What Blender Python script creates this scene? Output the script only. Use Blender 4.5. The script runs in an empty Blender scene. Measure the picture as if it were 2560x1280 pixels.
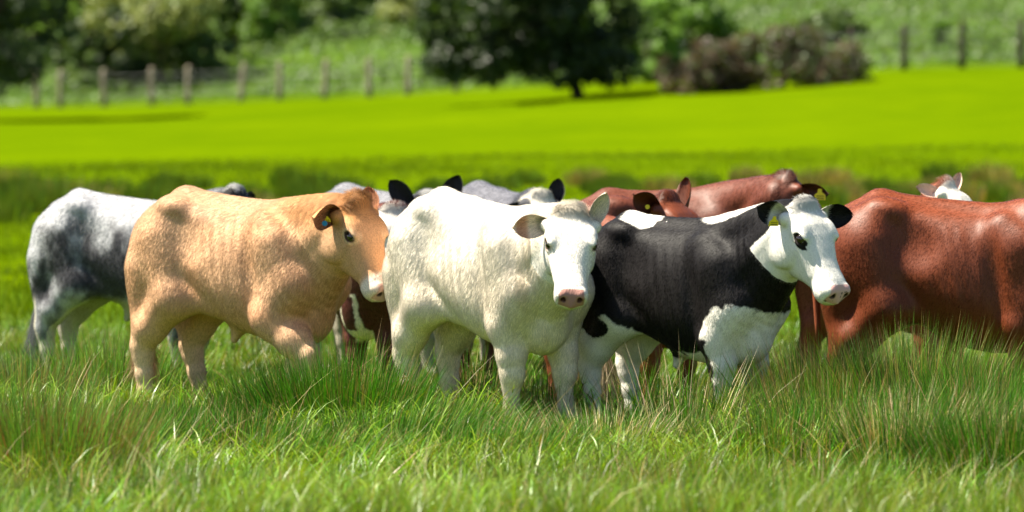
import bpy, math, random
import numpy as np
from mathutils import Vector, Matrix

random.seed(11)
RNG = np.random.default_rng(7)
scene = bpy.context.scene
COL = scene.collection

# ------------------------------------------------------------------ camera
CAM_Z = 2.0
cam_d = bpy.data.cameras.new('camera')
cam = bpy.data.objects.new('camera', cam_d)
COL.objects.link(cam)
cam.location = (0, 0, CAM_Z)
cam_d.sensor_width = 36.0
cam_d.lens = 200.0
cam.rotation_euler = (math.radians(90) - math.atan(435 / 14222.0), 0, 0)
cam_d.clip_start = 0.5
cam_d.clip_end = 3000
cam_d.dof.use_dof = True
cam_d.dof.focus_distance = 31.5
cam_d.dof.aperture_fstop = 2.7
scene.camera = cam

# ------------------------------------------------------------------ sky, sun, exposure
SUN_EL, SUN_DIR = 61.0, Vector((-0.90, 0.02, 0))       # light comes from the left
world = bpy.data.worlds.new('World')
scene.world = world
world.use_nodes = True
wn = world.node_tree.nodes
wn.clear()
sky = wn.new('ShaderNodeTexSky')
sky.sky_type = 'NISHITA'
sky.sun_disc = False
sky.sun_elevation = math.radians(SUN_EL)
sky.sun_rotation = math.atan2(SUN_DIR.x, SUN_DIR.y)
bg = wn.new('ShaderNodeBackground')
bg.inputs['Strength'].default_value = 0.05
wo = wn.new('ShaderNodeOutputWorld')
world.node_tree.links.new(sky.outputs[0], bg.inputs[0])
world.node_tree.links.new(bg.outputs[0], wo.inputs[0])
sun_d = bpy.data.lights.new('sun', 'SUN')
sun_d.energy = 5.0
sun_d.angle = math.radians(0.53)
sun_d.color = (1.0, 0.93, 0.78)
sun = bpy.data.objects.new('sun', sun_d)
COL.objects.link(sun)
h = SUN_DIR.normalized() * math.cos(math.radians(SUN_EL))
sv = Vector((h.x, h.y, math.sin(math.radians(SUN_EL))))
sun.rotation_euler = sv.to_track_quat('Z', 'Y').to_euler()
sun.location = (-20, 10, 40)
scene.view_settings.view_transform = 'Standard'
scene.view_settings.look = 'None'
scene.view_settings.exposure = 1.75
scene.view_settings.gamma = 1.0
scene.view_settings.use_curve_mapping = False
scene.render.engine = 'CYCLES'
scene.cycles.use_denoising = True
scene.cycles.max_bounces = 8
scene.cycles.transparent_max_bounces = 24
scene.cycles_curves.shape = 'RIBBONS'

F_PX = 14222.0
def at(px, py_or_none, d, z=None):
    """a point of the place at distance d that the photograph shows at pixel (px, py)"""
    x = (px - 1280) / F_PX * d
    if z is None:
        z = CAM_Z - (py_or_none - 205) / F_PX * d
    return np.array([x, d, z])

# ------------------------------------------------------------------ helpers
def link(name, data, parent=None):
    o = bpy.data.objects.new(name, data)
    COL.objects.link(o)
    if parent is not None:
        o.parent = parent
    return o
def tag(o, label=None, cat=None, group=None, kind=None):
    if label: o['label'] = label
    if cat: o['category'] = cat
    if group: o['group'] = group
    if kind: o['kind'] = kind
    return o
def empty(name, loc=(0, 0, 0), rz=0.0, s=1.0):
    o = link(name, None)
    o.location = loc
    o.rotation_euler = (0, 0, rz)
    o.scale = (s, s, s)
    o.empty_display_size = 0.2
    return o
def mesh_np(name, V, F, mat=None, smooth=True, col=None, ngon=None):
    """V (n,3), F (m,3) or (m,4) -> mesh data; col (n,3) per-vertex colour attribute"""
    V = np.asarray(V, np.float32); F = np.asarray(F, np.int32)
    me = bpy.data.meshes.new(name)
    k = F.shape[1]
    me.vertices.add(len(V)); me.vertices.foreach_set('co', V.ravel())
    me.loops.add(F.size); me.loops.foreach_set('vertex_index', F.ravel())
    me.polygons.add(len(F)); me.polygons.foreach_set('loop_start', np.arange(0, F.size, k, dtype=np.int32))
    me.polygons.foreach_set('loop_total', np.full(len(F), k, np.int32))
    me.update(calc_edges=True)
    if smooth:
        me.polygons.foreach_set('use_smooth', np.ones(len(F), bool))
    if col is not None:
        a = me.attributes.new('tint', 'FLOAT_COLOR', 'POINT')
        c = np.ones((len(V), 4), np.float32); c[:, :3] = col
        a.data.foreach_set('color', c.ravel())
    if mat is not None:
        me.materials.append(mat)
    me.validate()
    return me
def vnoise(P, scale, seed=0):
    """smooth value noise in [-1,1], P (n,3)"""
    Q = np.asarray(P, np.float64) * scale + 131.7 + seed * 17.13
    I = np.floor(Q).astype(np.int64); f = Q - I
    f = f * f * (3 - 2 * f)
    def hsh(i, j, k):
        n = (i * 73856093) ^ (j * 19349663) ^ (k * 83492791) ^ (seed * 2654435761)
        n = (n ^ (n >> 13)) * 1274126177 & 0x7fffffff
        n = (n ^ (n >> 16)) & 0xffff
        return n / 32767.5 - 1.0
    r = 0
    for a in (0, 1):
        for b in (0, 1):
            for c in (0, 1):
                w = (f[:, 0] if a else 1 - f[:, 0]) * (f[:, 1] if b else 1 - f[:, 1]) * (f[:, 2] if c else 1 - f[:, 2])
                r = r + w * hsh(I[:, 0] + a, I[:, 1] + b, I[:, 2] + c)
    return r
def fbm(P, scale, seed=0, octs=3):
    r = 0; a = 1.0
    for i in range(octs):
        r = r + a * vnoise(P, scale * 2 ** i, seed + i * 5); a *= 0.5
    return r / 1.75
def nodes_of(name):
    m = bpy.data.materials.new(name)
    m.use_nodes = True
    nt = m.node_tree
    nt.nodes.clear()
    return m, nt.nodes, nt.links
def simple_mat(name, col, rough=0.6, spec=0.3, noise=0.0, nscale=20.0, bump=0.0, coat=0.0):
    m, N, L = nodes_of(name)
    p = N.new('ShaderNodeBsdfPrincipled'); o = N.new('ShaderNodeOutputMaterial')
    p.inputs['Base Color'].default_value = (*col, 1)
    p.inputs['Roughness'].default_value = rough
    p.inputs['Specular IOR Level'].default_value = spec
    p.inputs['Coat Weight'].default_value = coat
    if noise or bump:
        tc = N.new('ShaderNodeTexCoord')
        t = N.new('ShaderNodeTexNoise'); t.inputs['Scale'].default_value = nscale; t.inputs['Detail'].default_value = 6
        L.new(tc.outputs['Object'], t.inputs['Vector'])
        if noise:
            mr = N.new('ShaderNodeMapRange')
            mr.inputs['To Min'].default_value = 1 - noise; mr.inputs['To Max'].default_value = 1 + noise
            L.new(t.outputs['Fac'], mr.inputs['Value'])
            mx = N.new('ShaderNodeVectorMath'); mx.operation = 'SCALE'
            mx.inputs[0].default_value = col
            L.new(mr.outputs[0], mx.inputs['Scale']); L.new(mx.outputs[0], p.inputs['Base Color'])
        if bump:
            b = N.new('ShaderNodeBump'); b.inputs['Strength'].default_value = bump; b.inputs['Distance'].default_value = 0.01
            L.new(t.outputs['Fac'], b.inputs['Height']); L.new(b.outputs[0], p.inputs['Normal'])
    L.new(p.outputs[0], o.inputs[0])
    return m
def tint_mat(name, rough=0.55, spec=0.25, translucent=0.0, tr_mul=(1.25, 1.2, 0.5), attr='tint', bumpscale=0, bump=0.0, sheen=0.0):
    """colour from the per-vertex tint of the thing itself, optional light passing through (leaves, blades)"""
    m, N, L = nodes_of(name)
    a = N.new('ShaderNodeAttribute'); a.attribute_name = attr
    p = N.new('ShaderNodeBsdfPrincipled'); o = N.new('ShaderNodeOutputMaterial')
    p.inputs['Roughness'].default_value = rough
    p.inputs['Specular IOR Level'].default_value = spec
    if sheen:
        p.inputs['Sheen Weight'].default_value = sheen
    L.new(a.outputs['Color'], p.inputs['Base Color'])
    if bump:
        tc = N.new('ShaderNodeTexCoord'); t = N.new('ShaderNodeTexNoise')
        t.inputs['Scale'].default_value = bumpscale; t.inputs['Detail'].default_value = 3
        mp = N.new('ShaderNodeMapping'); mp.inputs['Rotation'].default_value = (0, math.radians(32), 0); mp.inputs['Scale'].default_value = (1, 1, .14)
        L.new(tc.outputs['Object'], mp.inputs['Vector']); L.new(mp.outputs[0], t.inputs['Vector'])
        b = N.new('ShaderNodeBump'); b.inputs['Strength'].default_value = bump; b.inputs['Distance'].default_value = 0.012
        L.new(t.outputs['Fac'], b.inputs['Height']); L.new(b.outputs[0], p.inputs['Normal'])
    if translucent:
        tr = N.new('ShaderNodeBsdfTranslucent')
        mu = N.new('ShaderNodeVectorMath'); mu.operation = 'MULTIPLY'; mu.inputs[1].default_value = tr_mul
        L.new(a.outputs['Color'], mu.inputs[0]); L.new(mu.outputs[0], tr.inputs['Color'])
        mx = N.new('ShaderNodeMixShader'); mx.inputs[0].default_value = translucent
        L.new(p.outputs[0], mx.inputs[1]); L.new(tr.outputs[0], mx.inputs[2]); L.new(mx.outputs[0], o.inputs[0])
    else:
        L.new(p.outputs[0], o.inputs[0])
    return m
def unit(v):
    v = np.asarray(v, float)
    return v / np.linalg.norm(v)
# ------------------------------------------------------------------ terrain
def sstep(a, b, x):
    t = np.clip((x - a) / (b - a), 0, 1)
    return t * t * (3 - 2 * t)
def fence_d(x):                                  # distance of the field's far edge
    return 166.0 - 18.0 * sstep(-12, 12, x)
def ground_h(x, y):
    x = np.asarray(x, float); y = np.asarray(y, float)
    fd = fence_d(x)
    zf = 1.25 + 1.15 * sstep(-17, 14, x)
    t = np.clip((y - 58) / (fd - 58), 0, 1)
    z = zf * (0.35 * t + 0.65 * t * t)
    over = np.clip(y - fd, 0, None)
    z = z + over * 0.060 + 0.12 * np.clip(over - 60, 0, None)
    z = z + 0.9 * sstep(3, 14, over) * np.exp(-((x + 5.5) / 6.0) ** 2)         # overgrown bank behind the fence
    P = np.stack([x, y, np.zeros_like(x)], -1).reshape(-1, 3)
    n = vnoise(P, 0.33, 3).reshape(x.shape) * 0.05 + vnoise(P, 0.05, 4).reshape(x.shape) * 0.12 * sstep(60, 100, y)
    return z + n
def make_ground():
    ys = np.concatenate([np.arange(-20, 20, 4.0), np.arange(20, 60, 0.5), np.arange(60, 200, 1.5), np.arange(200, 420, 8.0)])
    tx = np.linspace(-1, 1, 121)
    xs = np.sign(tx) * (np.abs(tx) ** 2.2) * 200
    X, Y = np.meshgrid(xs, ys)
    Z = ground_h(X, Y)
    nx = len(xs)
    V = np.stack([X, Y, Z], -1).reshape(-1, 3)
    i, j = np.meshgrid(np.arange(len(ys) - 1), np.arange(nx - 1), indexing='ij')
    a = (i * nx + j).ravel()
    F = np.stack([a, a + 1, a + nx + 1, a + nx], -1)
    m, N, L = nodes_of('pasture_turf')
    p = N.new('ShaderNodeBsdfPrincipled'); o = N.new('ShaderNodeOutputMaterial')
    p.inputs['Roughness'].default_value = 0.9; p.inputs['Specular IOR Level'].default_value = 0.0
    tc = N.new('ShaderNodeTexCoord')
    def noise(s, d=4):
        t = N.new('ShaderNodeTexNoise'); t.inputs['Scale'].default_value = s; t.inputs['Detail'].default_value = d
        L.new(tc.outputs['Object'], t.inputs['Vector']); return t
    n1, n2, n3 = noise(0.12), noise(0.9, 6), noise(9, 4)
    r1 = N.new('ShaderNodeValToRGB')
    r1.color_ramp.elements[0].position = 0.35; r1.color_ramp.elements[0].color = (*FIELD_A, 1)
    r1.color_ramp.elements[1].position = 0.68; r1.color_ramp.elements[1].color = (*FIELD_B, 1)
    mixn = N.new('ShaderNodeMath'); mixn.operation = 'MULTIPLY_ADD'; mixn.inputs[1].default_value = 0.45
    L.new(n2.outputs['Fac'], mixn.inputs[0])
    sc = N.new('ShaderNodeMath'); sc.operation = 'MULTIPLY'; sc.inputs[1].default_value = 0.55
    L.new(n1.outputs['Fac'], sc.inputs[0]); L.new(sc.outputs[0], mixn.inputs[2])
    L.new(mixn.outputs[0], r1.inputs[0])
    # rough unmown ground beyond the fence and round the cattle is duller than the sown field between
    at_ = N.new('ShaderNodeAttribute'); at_.attribute_name = 'tint'
    mx = N.new('ShaderNodeMixRGB')
    r2 = N.new('ShaderNodeValToRGB')
    r2.color_ramp.elements[0].position = 0.3; r2.color_ramp.elements[0].color = (0.025, 0.05, 0.006, 1)
    r2.color_ramp.elements[1].position = 0.7; r2.color_ramp.elements[1].color = (0.075, 0.13, 0.016, 1)
    L.new(n2.outputs['Fac'], r2.inputs[0])
    L.new(at_.outputs['Fac'], mx.inputs[0]); L.new(r1.outputs[0], mx.inputs[1]); L.new(r2.outputs[0], mx.inputs[2])
    L.new(mx.outputs[0], p.inputs['Base Color'])
    b = N.new('ShaderNodeBump'); b.inputs['Strength'].default_value = 0.6; b.inputs['Distance'].default_value = 0.06
    L.new(n3.outputs['Fac'], b.inputs['Height']); L.new(b.outputs[0], p.inputs['Normal'])
    L.new(p.outputs[0], o.inputs[0])
    fd = fence_d(V[:, 0])
    rough = np.clip(sstep(-1, 3, V[:, 1] - fd) + 1 - sstep(46, 60, V[:, 1] + 5 * vnoise(V, 0.2, 9)), 0, 1)
    me = mesh_np('pasture', V, F, m, True, np.repeat(rough[:, None], 3, 1))
    tag(link('pasture_ground', me), kind='structure')
FIELD_A, FIELD_B = (0.053, 0.094, 0.0005), (0.078, 0.122, 0.0005)
make_ground()
# ------------------------------------------------------------------ cattle: one implicit body, meshed as one continuous skin
def table(st, n=500, win=0.05):
    st = np.array(st, float)
    x = np.linspace(st[0, 0], st[-1, 0], n)
    dx = x[1] - x[0]
    w = max(3, int(win / dx) | 1)
    ker = np.hanning(w + 2)[1:-1]; ker /= ker.sum()
    cols = [x]
    for c in range(1, st.shape[1]):
        y = np.interp(x, st[:, 0], st[:, c])
        yp = np.concatenate([np.full(w // 2, y[0]), y, np.full(w // 2, y[-1])])
        cols.append(np.convolve(yp, ker, 'valid'))
    return np.stack(cols, 0).astype(np.float32)
#            x     top   bottom  half width  belt (height share of the widest line)  exponent of the upper half
TRUNK = table([(-.790, 1.03, .95, .020, .55, 2.2), (-.770, 1.085, .90, .075, .55, 2.2), (-.72, 1.170, .83, .130, .55, 2.3),
               (-.62, 1.268, .79, .185, .55, 2.4), (-.48, 1.338, .76, .232, .55, 2.5), (-.33, 1.310, .685, .250, .52, 2.6),
               (-.15, 1.272, .575, .278, .47, 2.5), (.03, 1.250, .500, .293, .44, 2.4), (.18, 1.245, .465, .283, .43, 2.3),
               (.32, 1.250, .455, .250, .45, 2.1), (.45, 1.215, .470, .208, .47, 2.1), (.53, 1.125, .51, .165, .47, 2.1),
               (.59, 1.05, .57, .110, .47, 2.1), (.615, .92, .70, .030, .47, 2.1)], win=.07)
#            x     top    bottom  half width  belt  exponent
HEAD = table([(-.055, .00, -.09, .015, .5, 2.2), (-.035, .035, -.125, .078, .5, 2.2), (.0, .058, -.170, .116, .55, 2.4),
              (.07, .068, -.230, .134, .60, 2.6), (.14, .066, -.262, .138, .66, 2.7), (.20, .054, -.262, .128, .68, 2.7),
              (.27, .036, -.238, .108, .66, 2.6), (.33, .018, -.200, .092, .62, 2.5), (.39, .006, -.170, .086, .58, 2.5),
              (.45, .000, -.158, .092, .52, 2.5), (.495, -.008, -.152, .092, .50, 2.5), (.525, -.026, -.140, .074, .5, 2.4),
              (.540, -.055, -.115, .020, .5, 2.2)], win=.035)

def loft(T, X, Y, Z):
    """signed distance, roughly, to a body lofted along x"""
    f = np.float32
    g = [np.interp(X, T[0], T[i]).astype(f) for i in range(1, 6)]
    top, bot, hw, belt, n = g
    zc = bot + belt * (top - bot)
    hz = np.where(Z > zc, top - zc, zc - bot)
    n = np.where(Z > zc, n, 2.15)
    u = np.abs(Y) / hw; v = np.abs(Z - zc) / hz
    rho = (np.maximum(u, 1e-4) ** n + np.maximum(v, 1e-4) ** n) ** (1 / n)
    d = (rho - 1) * np.minimum(hw, hz)
    ex = np.maximum(np.maximum(T[0, 0] - X, X - T[0, -1]), 0)
    return d + ex * 1.5

class Field:
    def __init__(s, xs, ys, zs):
        s.ax = (xs.astype(np.float32), ys.astype(np.float32), zs.astype(np.float32))
        s.F = np.full((len(xs), len(ys), len(zs)), 0.5, np.float32)
    def block(s, lo, hi):
        sl = []
        for a, l, h_ in zip(s.ax, lo, hi):
            i0 = max(0, np.searchsorted(a, l) - 1); i1 = min(len(a), np.searchsorted(a, h_) + 1)
            sl.append(slice(i0, max(i1, i0 + 1)))
        g = np.meshgrid(s.ax[0][sl[0]], s.ax[1][sl[1]], s.ax[2][sl[2]], indexing='ij', sparse=True)
        return tuple(sl), g
    def add(s, sl, d, k):
        a = s.F[sl]
        if k <= 0:
            s.F[sl] = np.minimum(a, d); return
        h_ = np.maximum(k - np.abs(a - d), 0) / k
        s.F[sl] = np.minimum(a, d) - h_ * h_ * k * 0.25
    def sub(s, sl, d, k):
        a = s.F[sl]
        h_ = np.maximum(k - np.abs(a + d), 0) / k
        s.F[sl] = np.maximum(a, -d) + h_ * h_ * k * 0.25
    def cone(s, a, b, ra, rb, k=.03, op='add', sq=1.0):
        """rounded cone; sq < 1 squashes it sideways (y)"""
        a = np.array(a, np.float32); b = np.array(b, np.float32); m = max(ra, rb) * max(1, 1 / sq) + k + .02
        sl, (X, Y, Z) = s.block(np.minimum(a, b) - m, np.maximum(a, b) + m)
        ba = b - a; L2 = float(ba @ ba) + 1e-9
        t = np.clip(((X - a[0]) * ba[0] + (Y - a[1]) * ba[1] + (Z - a[2]) * ba[2]) / L2, 0, 1)
        dy = (Y - a[1] - t * ba[1]) / sq
        d = np.sqrt((X - a[0] - t * ba[0]) ** 2 + dy ** 2 + (Z - a[2] - t * ba[2]) ** 2) - (ra + t * (rb - ra))
        if sq < 1: d = d * (0.5 + 0.5 * sq)
        (s.add if op == 'add' else s.sub)(sl, d.astype(np.float32), k)
    def ell(s, c, r, R=None, k=.05, op='add'):
        c = np.array(c, np.float32); r = np.array(r, np.float32)
        m = float(r.max()) + k + .02
        sl, (X, Y, Z) = s.block(c - m, c + m)
        X, Y, Z = X - c[0], Y - c[1], Z - c[2]
        if R is not None:
            R = np.asarray(R, np.float32)                # columns are the ellipsoid's axes
            X, Y, Z = (R[0, i] * X + R[1, i] * Y + R[2, i] * Z for i in range(3))
        k0 = np.sqrt((X / r[0]) ** 2 + (Y / r[1]) ** 2 + (Z / r[2]) ** 2) + 1e-6
        k1 = np.sqrt((X / r[0] ** 2) ** 2 + (Y / r[1] ** 2) ** 2 + (Z / r[2] ** 2) ** 2) + 1e-6
        d = k0 * (k0 - 1) / k1
        (s.add if op == 'add' else s.sub)(sl, d.astype(np.float32), k)
    def mesh(s):
        F = s.F; ins = F < 0
        nx, ny, nz = F.shape
        c = np.zeros((nx - 1, ny - 1, nz - 1), np.int8)
        for i in (0, 1):
            for j in (0, 1):
                for k in (0, 1):
                    c += ins[i:nx - 1 + i, j:ny - 1 + j, k:nz - 1 + k]
        act = np.argwhere((c > 0) & (c < 8))
        vid = np.full(c.shape, -1, np.int32); vid[tuple(act.T)] = np.arange(len(act))
        cor = [(i, j, k) for i in (0, 1) for j in (0, 1) for k in (0, 1)]
        val = {q: F[act[:, 0] + q[0], act[:, 1] + q[1], act[:, 2] + q[2]] for q in cor}
        pos = np.zeros((len(act), 3)); cnt = np.zeros(len(act))
        base = [s.ax[d][act[:, d]] for d in range(3)]
        step = [s.ax[d][act[:, d] + 1] - s.ax[d][act[:, d]] for d in range(3)]
        for p in cor:
            for d in range(3):
                if p[d]: continue
                q = list(p); q[d] = 1; q = tuple(q)
                a, b = val[p], val[q]
                m = (a < 0) != (b < 0)
                t = np.where(m, a / np.where(m, a - b, 1), 0)
                cc = [base[e] + (t if e == d else p[e]) * step[e] for e in range(3)]
                for e in range(3): pos[:, e] += np.where(m, cc[e], 0)
                cnt += m
        V = pos / cnt[:, None]
        faces = []
        for d in range(3):
            e, f = (d + 1) % 3, (d + 2) % 3
            n0 = [slice(None)] * 3; n1 = [slice(None)] * 3
            n0[d] = slice(0, F.shape[d] - 1); n1[d] = slice(1, None)
            ch = ins[tuple(n0)] != ins[tuple(n1)]
            E = np.argwhere(ch)
            E = E[(E[:, e] > 0) & (E[:, f] > 0) & (E[:, e] < F.shape[e] - 1) & (E[:, f] < F.shape[f] - 1)]
            def g(de, df):
                q = E.copy(); q[:, e] -= de; q[:, f] -= df
                return vid[tuple(q.T)]
            Q = np.stack([g(1, 1), g(0, 1), g(0, 0), g(1, 0)], -1)
            flip = ~ins[tuple(E.T)]
            Q[flip] = Q[flip][:, ::-1]
            faces.append(Q)
        Fq = np.concatenate(faces)
        Fq = Fq[(Fq >= 0).all(1)]
        return V, Fq

def axis(lo, hi, flo, fhi, c, f):
    xs = [lo]
    while xs[-1] < hi:
        x = xs[-1]
        g = max(flo - x, x - fhi, 0)
        xs.append(x + min(c, f + g * 0.25))
    return np.array(xs)

def vert_normals(V, Fq):
    n = np.cross(V[Fq[:, 2]] - V[Fq[:, 0]], V[Fq[:, 3]] - V[Fq[:, 1]])
    N = np.zeros_like(V)
    for i in range(4):
        for c in range(3):
            N[:, c] += np.bincount(Fq[:, i], n[:, c], len(V))
    return N / (np.linalg.norm(N, axis=1)[:, None] + 1e-12)

def bez(a, b, c, n):
    t = np.linspace(0, 1, n + 1)[:, None]
    return (1 - t) ** 2 * np.asarray(a) + 2 * t * (1 - t) * np.asarray(b) + t * t * np.asarray(c)

FRONT = [(.40, .160, 1.04, .135), (.50, .160, .80, .115), (.36, .178, .60, .106), (.385, .165, .43, .080), (.388, .162, .335, .064), (.382, .158, .27, .048), (.385, .155, .12, .044), (.405, .155, .055, .054)]
HIND = [(-.50, .15, 1.05, .155), (-.40, .190, .70, .122), (-.59, .175, .52, .094), (-.660, .165, .395, .064), (-.655, .162, .34, .058), (-.645, .160, .24, .050), (-.635, .160, .12, .047), (-.610, .160, .055, .054)]

def ear_mesh(base, direc, opn, L, W, depth):
    """a cupped, leaf-shaped ear with thickness: outer and inner shell joined at the rim"""
    d = unit(direc); o = np.asarray(opn, float); o = unit(o - d * (o @ d)); s = np.cross(d, o)
    nu, nv = 15, 11
    us = np.linspace(0, 1, nu); vs = np.linspace(-1, 1, nv)
    V = []; inner = []
    for layer in (0, 1):
        for u in us:
            w = .5 * W * (max(0, 1 - ((u - .48) / .525) ** 1.8) ** .72 if u > .48 else .58 + .42 * math.sin(math.pi / 2 * u / .48))
            for v in vs:
                cup = depth * (1 - abs(v) ** 2) * (1 - u * 0.6) - .012 * u * u
                th = 0.0045 * (1 - 0.6 * u) * (1 - abs(v) ** 4)
                p = np.asarray(base) + d * L * u + s * w * v * (1 - 0.18 * (1 - u)) - o * (cup - (th if layer else -th))
                V.append(p); inner.append(layer)
    F = []
    for l in (0, 1):
        for i in range(nu - 1):
            for j in range(nv - 1):
                a = l * nu * nv + i * nv + j
                q = [a, a + 1, a + nv + 1, a + nv]
                F.append(q if l else q[::-1])
    for i in range(nu - 1):
        for j in (0, nv - 1):
            a = i * nv + j; b = a + nu * nv
            q = [a, a + nv, b + nv, b]
            F.append(q if j == 0 else q[::-1])
    for j in range(nv - 1):
        a = (nu - 1) * nv + j; b = a + nu * nv
        F.append([a, a + 1, b + 1, b])
    U = np.tile(np.repeat(us, nv), 2)
    return np.array(V), np.array(F), np.array(inner), U

def build_cow(c):
    """c: dict of pose, look and label.  Local frame: x forward, y left, z up, hooves at z = 0."""
    s = c.get('s', 1.0); loc = np.array([*c['loc'], 0.0]); loc[2] = float(ground_h(loc[0], loc[1])) - 0.01
    yaw = math.atan2(c['fwd'][1], c['fwd'][0])
    cy, sy = math.cos(yaw), math.sin(yaw)
    Rw = np.array([[cy, -sy, 0], [sy, cy, 0], [0, 0, 1]])        # local -> world
    tol = lambda p: Rw.T @ (np.asarray(p, float) - loc) / s
    dtol = lambda v: Rw.T @ np.asarray(v, float)
    H0 = tol(c['poll'])
    hx = unit(dtol(c['hfwd'])); up = np.array([0, 0, 1.0])
    hz = unit(up - hx * (up @ hx)); hy = np.cross(hz, hx)
    r = math.radians(c.get('roll', 0)); hy, hz = hy * math.cos(r) + hz * math.sin(r), hz * math.cos(r) - hy * math.sin(r)
    hs = c.get('hs', 1.0)
    HR = np.stack([hx, hy, hz], 1)                                # head -> local
    H0 = H0 - HR @ np.array([0, 0, .05]) * hs
    hp = lambda x, y, z: H0 + HR @ (np.array([x, y, z]) * hs)
    res = c.get('res', .013); fine = c.get('fine', res * .52)
    corners = np.array([hp(x, y, z) for x in (-.06, .56) for y in (-.14, .14) for z in (-.26, .09)])
    lo, hi = corners.min(0), corners.max(0)
    foot = c.get('feet', {})
    chains = {}
    for nm, base, sg in (('fr', FRONT, -1), ('fl', FRONT, 1), ('hr', HIND, -1), ('hl', HIND, 1)):
        ch = []
        o = foot.get(nm, (0, 0))
        for (x, y, z, rr) in base:
            w = np.clip((.84 - z) / .78, 0, 1)
            ch.append((x + o[0] * w, sg * y + o[1] * w, z, rr))
        if nm in c.get('chains', {}):
            ch = [(x, sg * y, z, rr) for x, y, z, rr in c['chains'][nm]]
        chains[nm] = ch
    allp = np.array([p[:3] for ch in chains.values() for p in ch])
    glo = np.minimum(np.minimum(allp.min(0) - .14, lo - .05), [-.84, -.36, -.03])
    ghi = np.maximum(np.maximum(allp.max(0) + .14, hi + .05), [.72, .37, 1.42])
    glo[2] = -.03
    ax = [axis(glo[i], ghi[i], lo[i], hi[i], res, fine) for i in range(3)]
    fl = Field(*ax)
    bel = c.get('belly', 0.0); fat = c.get('fat', 1.0)
    # trunk
    sl, (X, Y, Z) = fl.block([-.84, -.43, .30], [.74, .43, 1.44])
    T = TRUNK.copy(); T[3] *= fat
    T[2] -= bel * np.exp(-((T[0] - .0) / .35) ** 2)
    T[1] += c.get('wither', 0.0) * np.exp(-((T[0] - .28) / .32) ** 2)
    Xf = np.broadcast_to(X, np.broadcast(X, Y, Z).shape)
    fl.add(sl, loft(T, np.asarray(Xf), Y, Z).astype(np.float32), 0)
    # hook bones, pin bones, tail head, ribs, flank hollow, shoulder and thigh muscles
    for g in (-1, 1):
        fl.ell((-.43 + .01 * (c['seed'] % 3), g * (.165 + .011 * (c['seed'] % 4)), 1.242), (.085, .052, .048), k=.11)
        fl.ell((-.705, g * .085, 1.09), (.06, .045, .06), k=.06)
        fl.ell((-.57, g * .135, .93), (.205, .145, .300), k=.10)
        fl.ell((-.67, g * .120, .79), (.11, .098, .26), k=.08)
        hol = .352 + .008 * ((c['seed'] * 7) % 3) - (.035 if c['seed'] == 4 else 0)
        fl.ell((-.250, g * hol, 1.08), (.13, .085, .11), R=rot_y(25), k=.13, op='sub')
        fl.ell((.33, g * .175, .93), (.160, .118, .310), R=rot_y(-14), k=.09)
        fl.ell((.225, g * .308, .90), (.040, .045, .24), R=rot_y(-10), k=.07, op='sub')
        fl.ell((.40, g * .165, .74), (.130, .112, .160), k=.07)
    fl.cone((-.66, 0, 1.235), (-.45, 0, 1.305), .030, .035, k=.08)
    fl.cone((-.48, 0, 1.300), (.30, 0, 1.213 + c.get('wither', 0) * .9), .035, .045, k=.09)
    fl.ell((.47, 0, .66), (.15, .12, .20), k=.10)                   # brisket
    # legs
    for nm, ch in chains.items():
        ks = [.08, .07, .05, .04, .03, .03, .03]; lf = c.get('leg', 1.0); lw = [1, 1, lf, lf, 1 + (lf - 1) * .5, 1, 1, 1]
        for i in range(len(ch) - 1):
            p, q = ch[i], ch[i + 1]
            fl.cone(p[:3], q[:3], p[3] * lw[i], q[3] * lw[i + 1], k=ks[i])
        p = ch[-1]
        hn = unit(np.array([.9, 0, -.3]))
        fl.cone((p[0], p[1], .06), (p[0] + .035, p[1], .028), .052, .056, k=.02)
        k_ = ch[4]
        if nm[0] == 'f':
            fl.ell((k_[0] + .012, k_[1], k_[2] - .01), (.060, .056, .070), k=.03)
        else:
            fl.ell((k_[0] - .030, k_[1], k_[2] + .075), (.030, .026, .055), k=.04)
            a = ch[3]
            fl.cone((a[0] - .015, a[1], a[2] + .04), (-.665, ch[0][1] * .9, .86), .040, .12, k=.06)
    # flank fold from stifle to belly
    for nm in ('hr', 'hl'):
        q = chains[nm][1]
        fl.cone((q[0] + .03, q[1] * .95, q[2] + .0), (-.14, q[1] * .75, .66), .070, .04, k=.09)
    if c.get('steer', True):
        fl.cone((-.06, 0, .54 - bel), (-.10, 0, .455 - bel), .050, .022, k=.07)
    # neck
    nd = c.get('nfwd', .10)
    A = np.array([.26, 0, 1.13 + c.get('wither', 0)]); B = hp(.015, 0, -.055)
    pts = bez(A, (A + B) / 2 + np.array([nd, 0, .05]), B, 6); rs = np.linspace(.125, .088 * hs, 7)
    for i in range(6): fl.cone(pts[i], pts[i + 1], rs[i], rs[i + 1], k=.08)
    A = np.array([.38, 0, .965]); B = hp(.03, 0, -.10)
    pts = bez(A, (A + B) / 2 + np.array([nd, 0, .0]), B, 6); rs = np.linspace(.200, .104 * hs, 7)
    for i in range(6): fl.cone(pts[i], pts[i + 1], rs[i], rs[i + 1], k=.08)
    A = np.array([.44, 0, .78]); B = hp(.10, 0, -.165)
    pts = bez(A, (A + B) / 2 + np.array([nd * .6, 0, -.02]), B, 6); rs = np.linspace(.155, .080 * hs, 7)
    for i in range(6): fl.cone(pts[i], pts[i + 1], rs[i], rs[i + 1], k=.08)
    A = np.array([.52, 0, .63]); B = hp(.13, 0, -.20)                 # dewlap
    pts = bez(A, (A + B) / 2 + np.array([nd * .1, 0, -.03]), B, 6)
    for i in range(6): fl.cone(pts[i], pts[i + 1], .035, .030, k=.09)
    # head
    m = .06
    sl, (X, Y, Z) = fl.block(lo - m, hi + m)
    X, Y, Z = X - H0[0], Y - H0[1], Z - H0[2]
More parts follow.
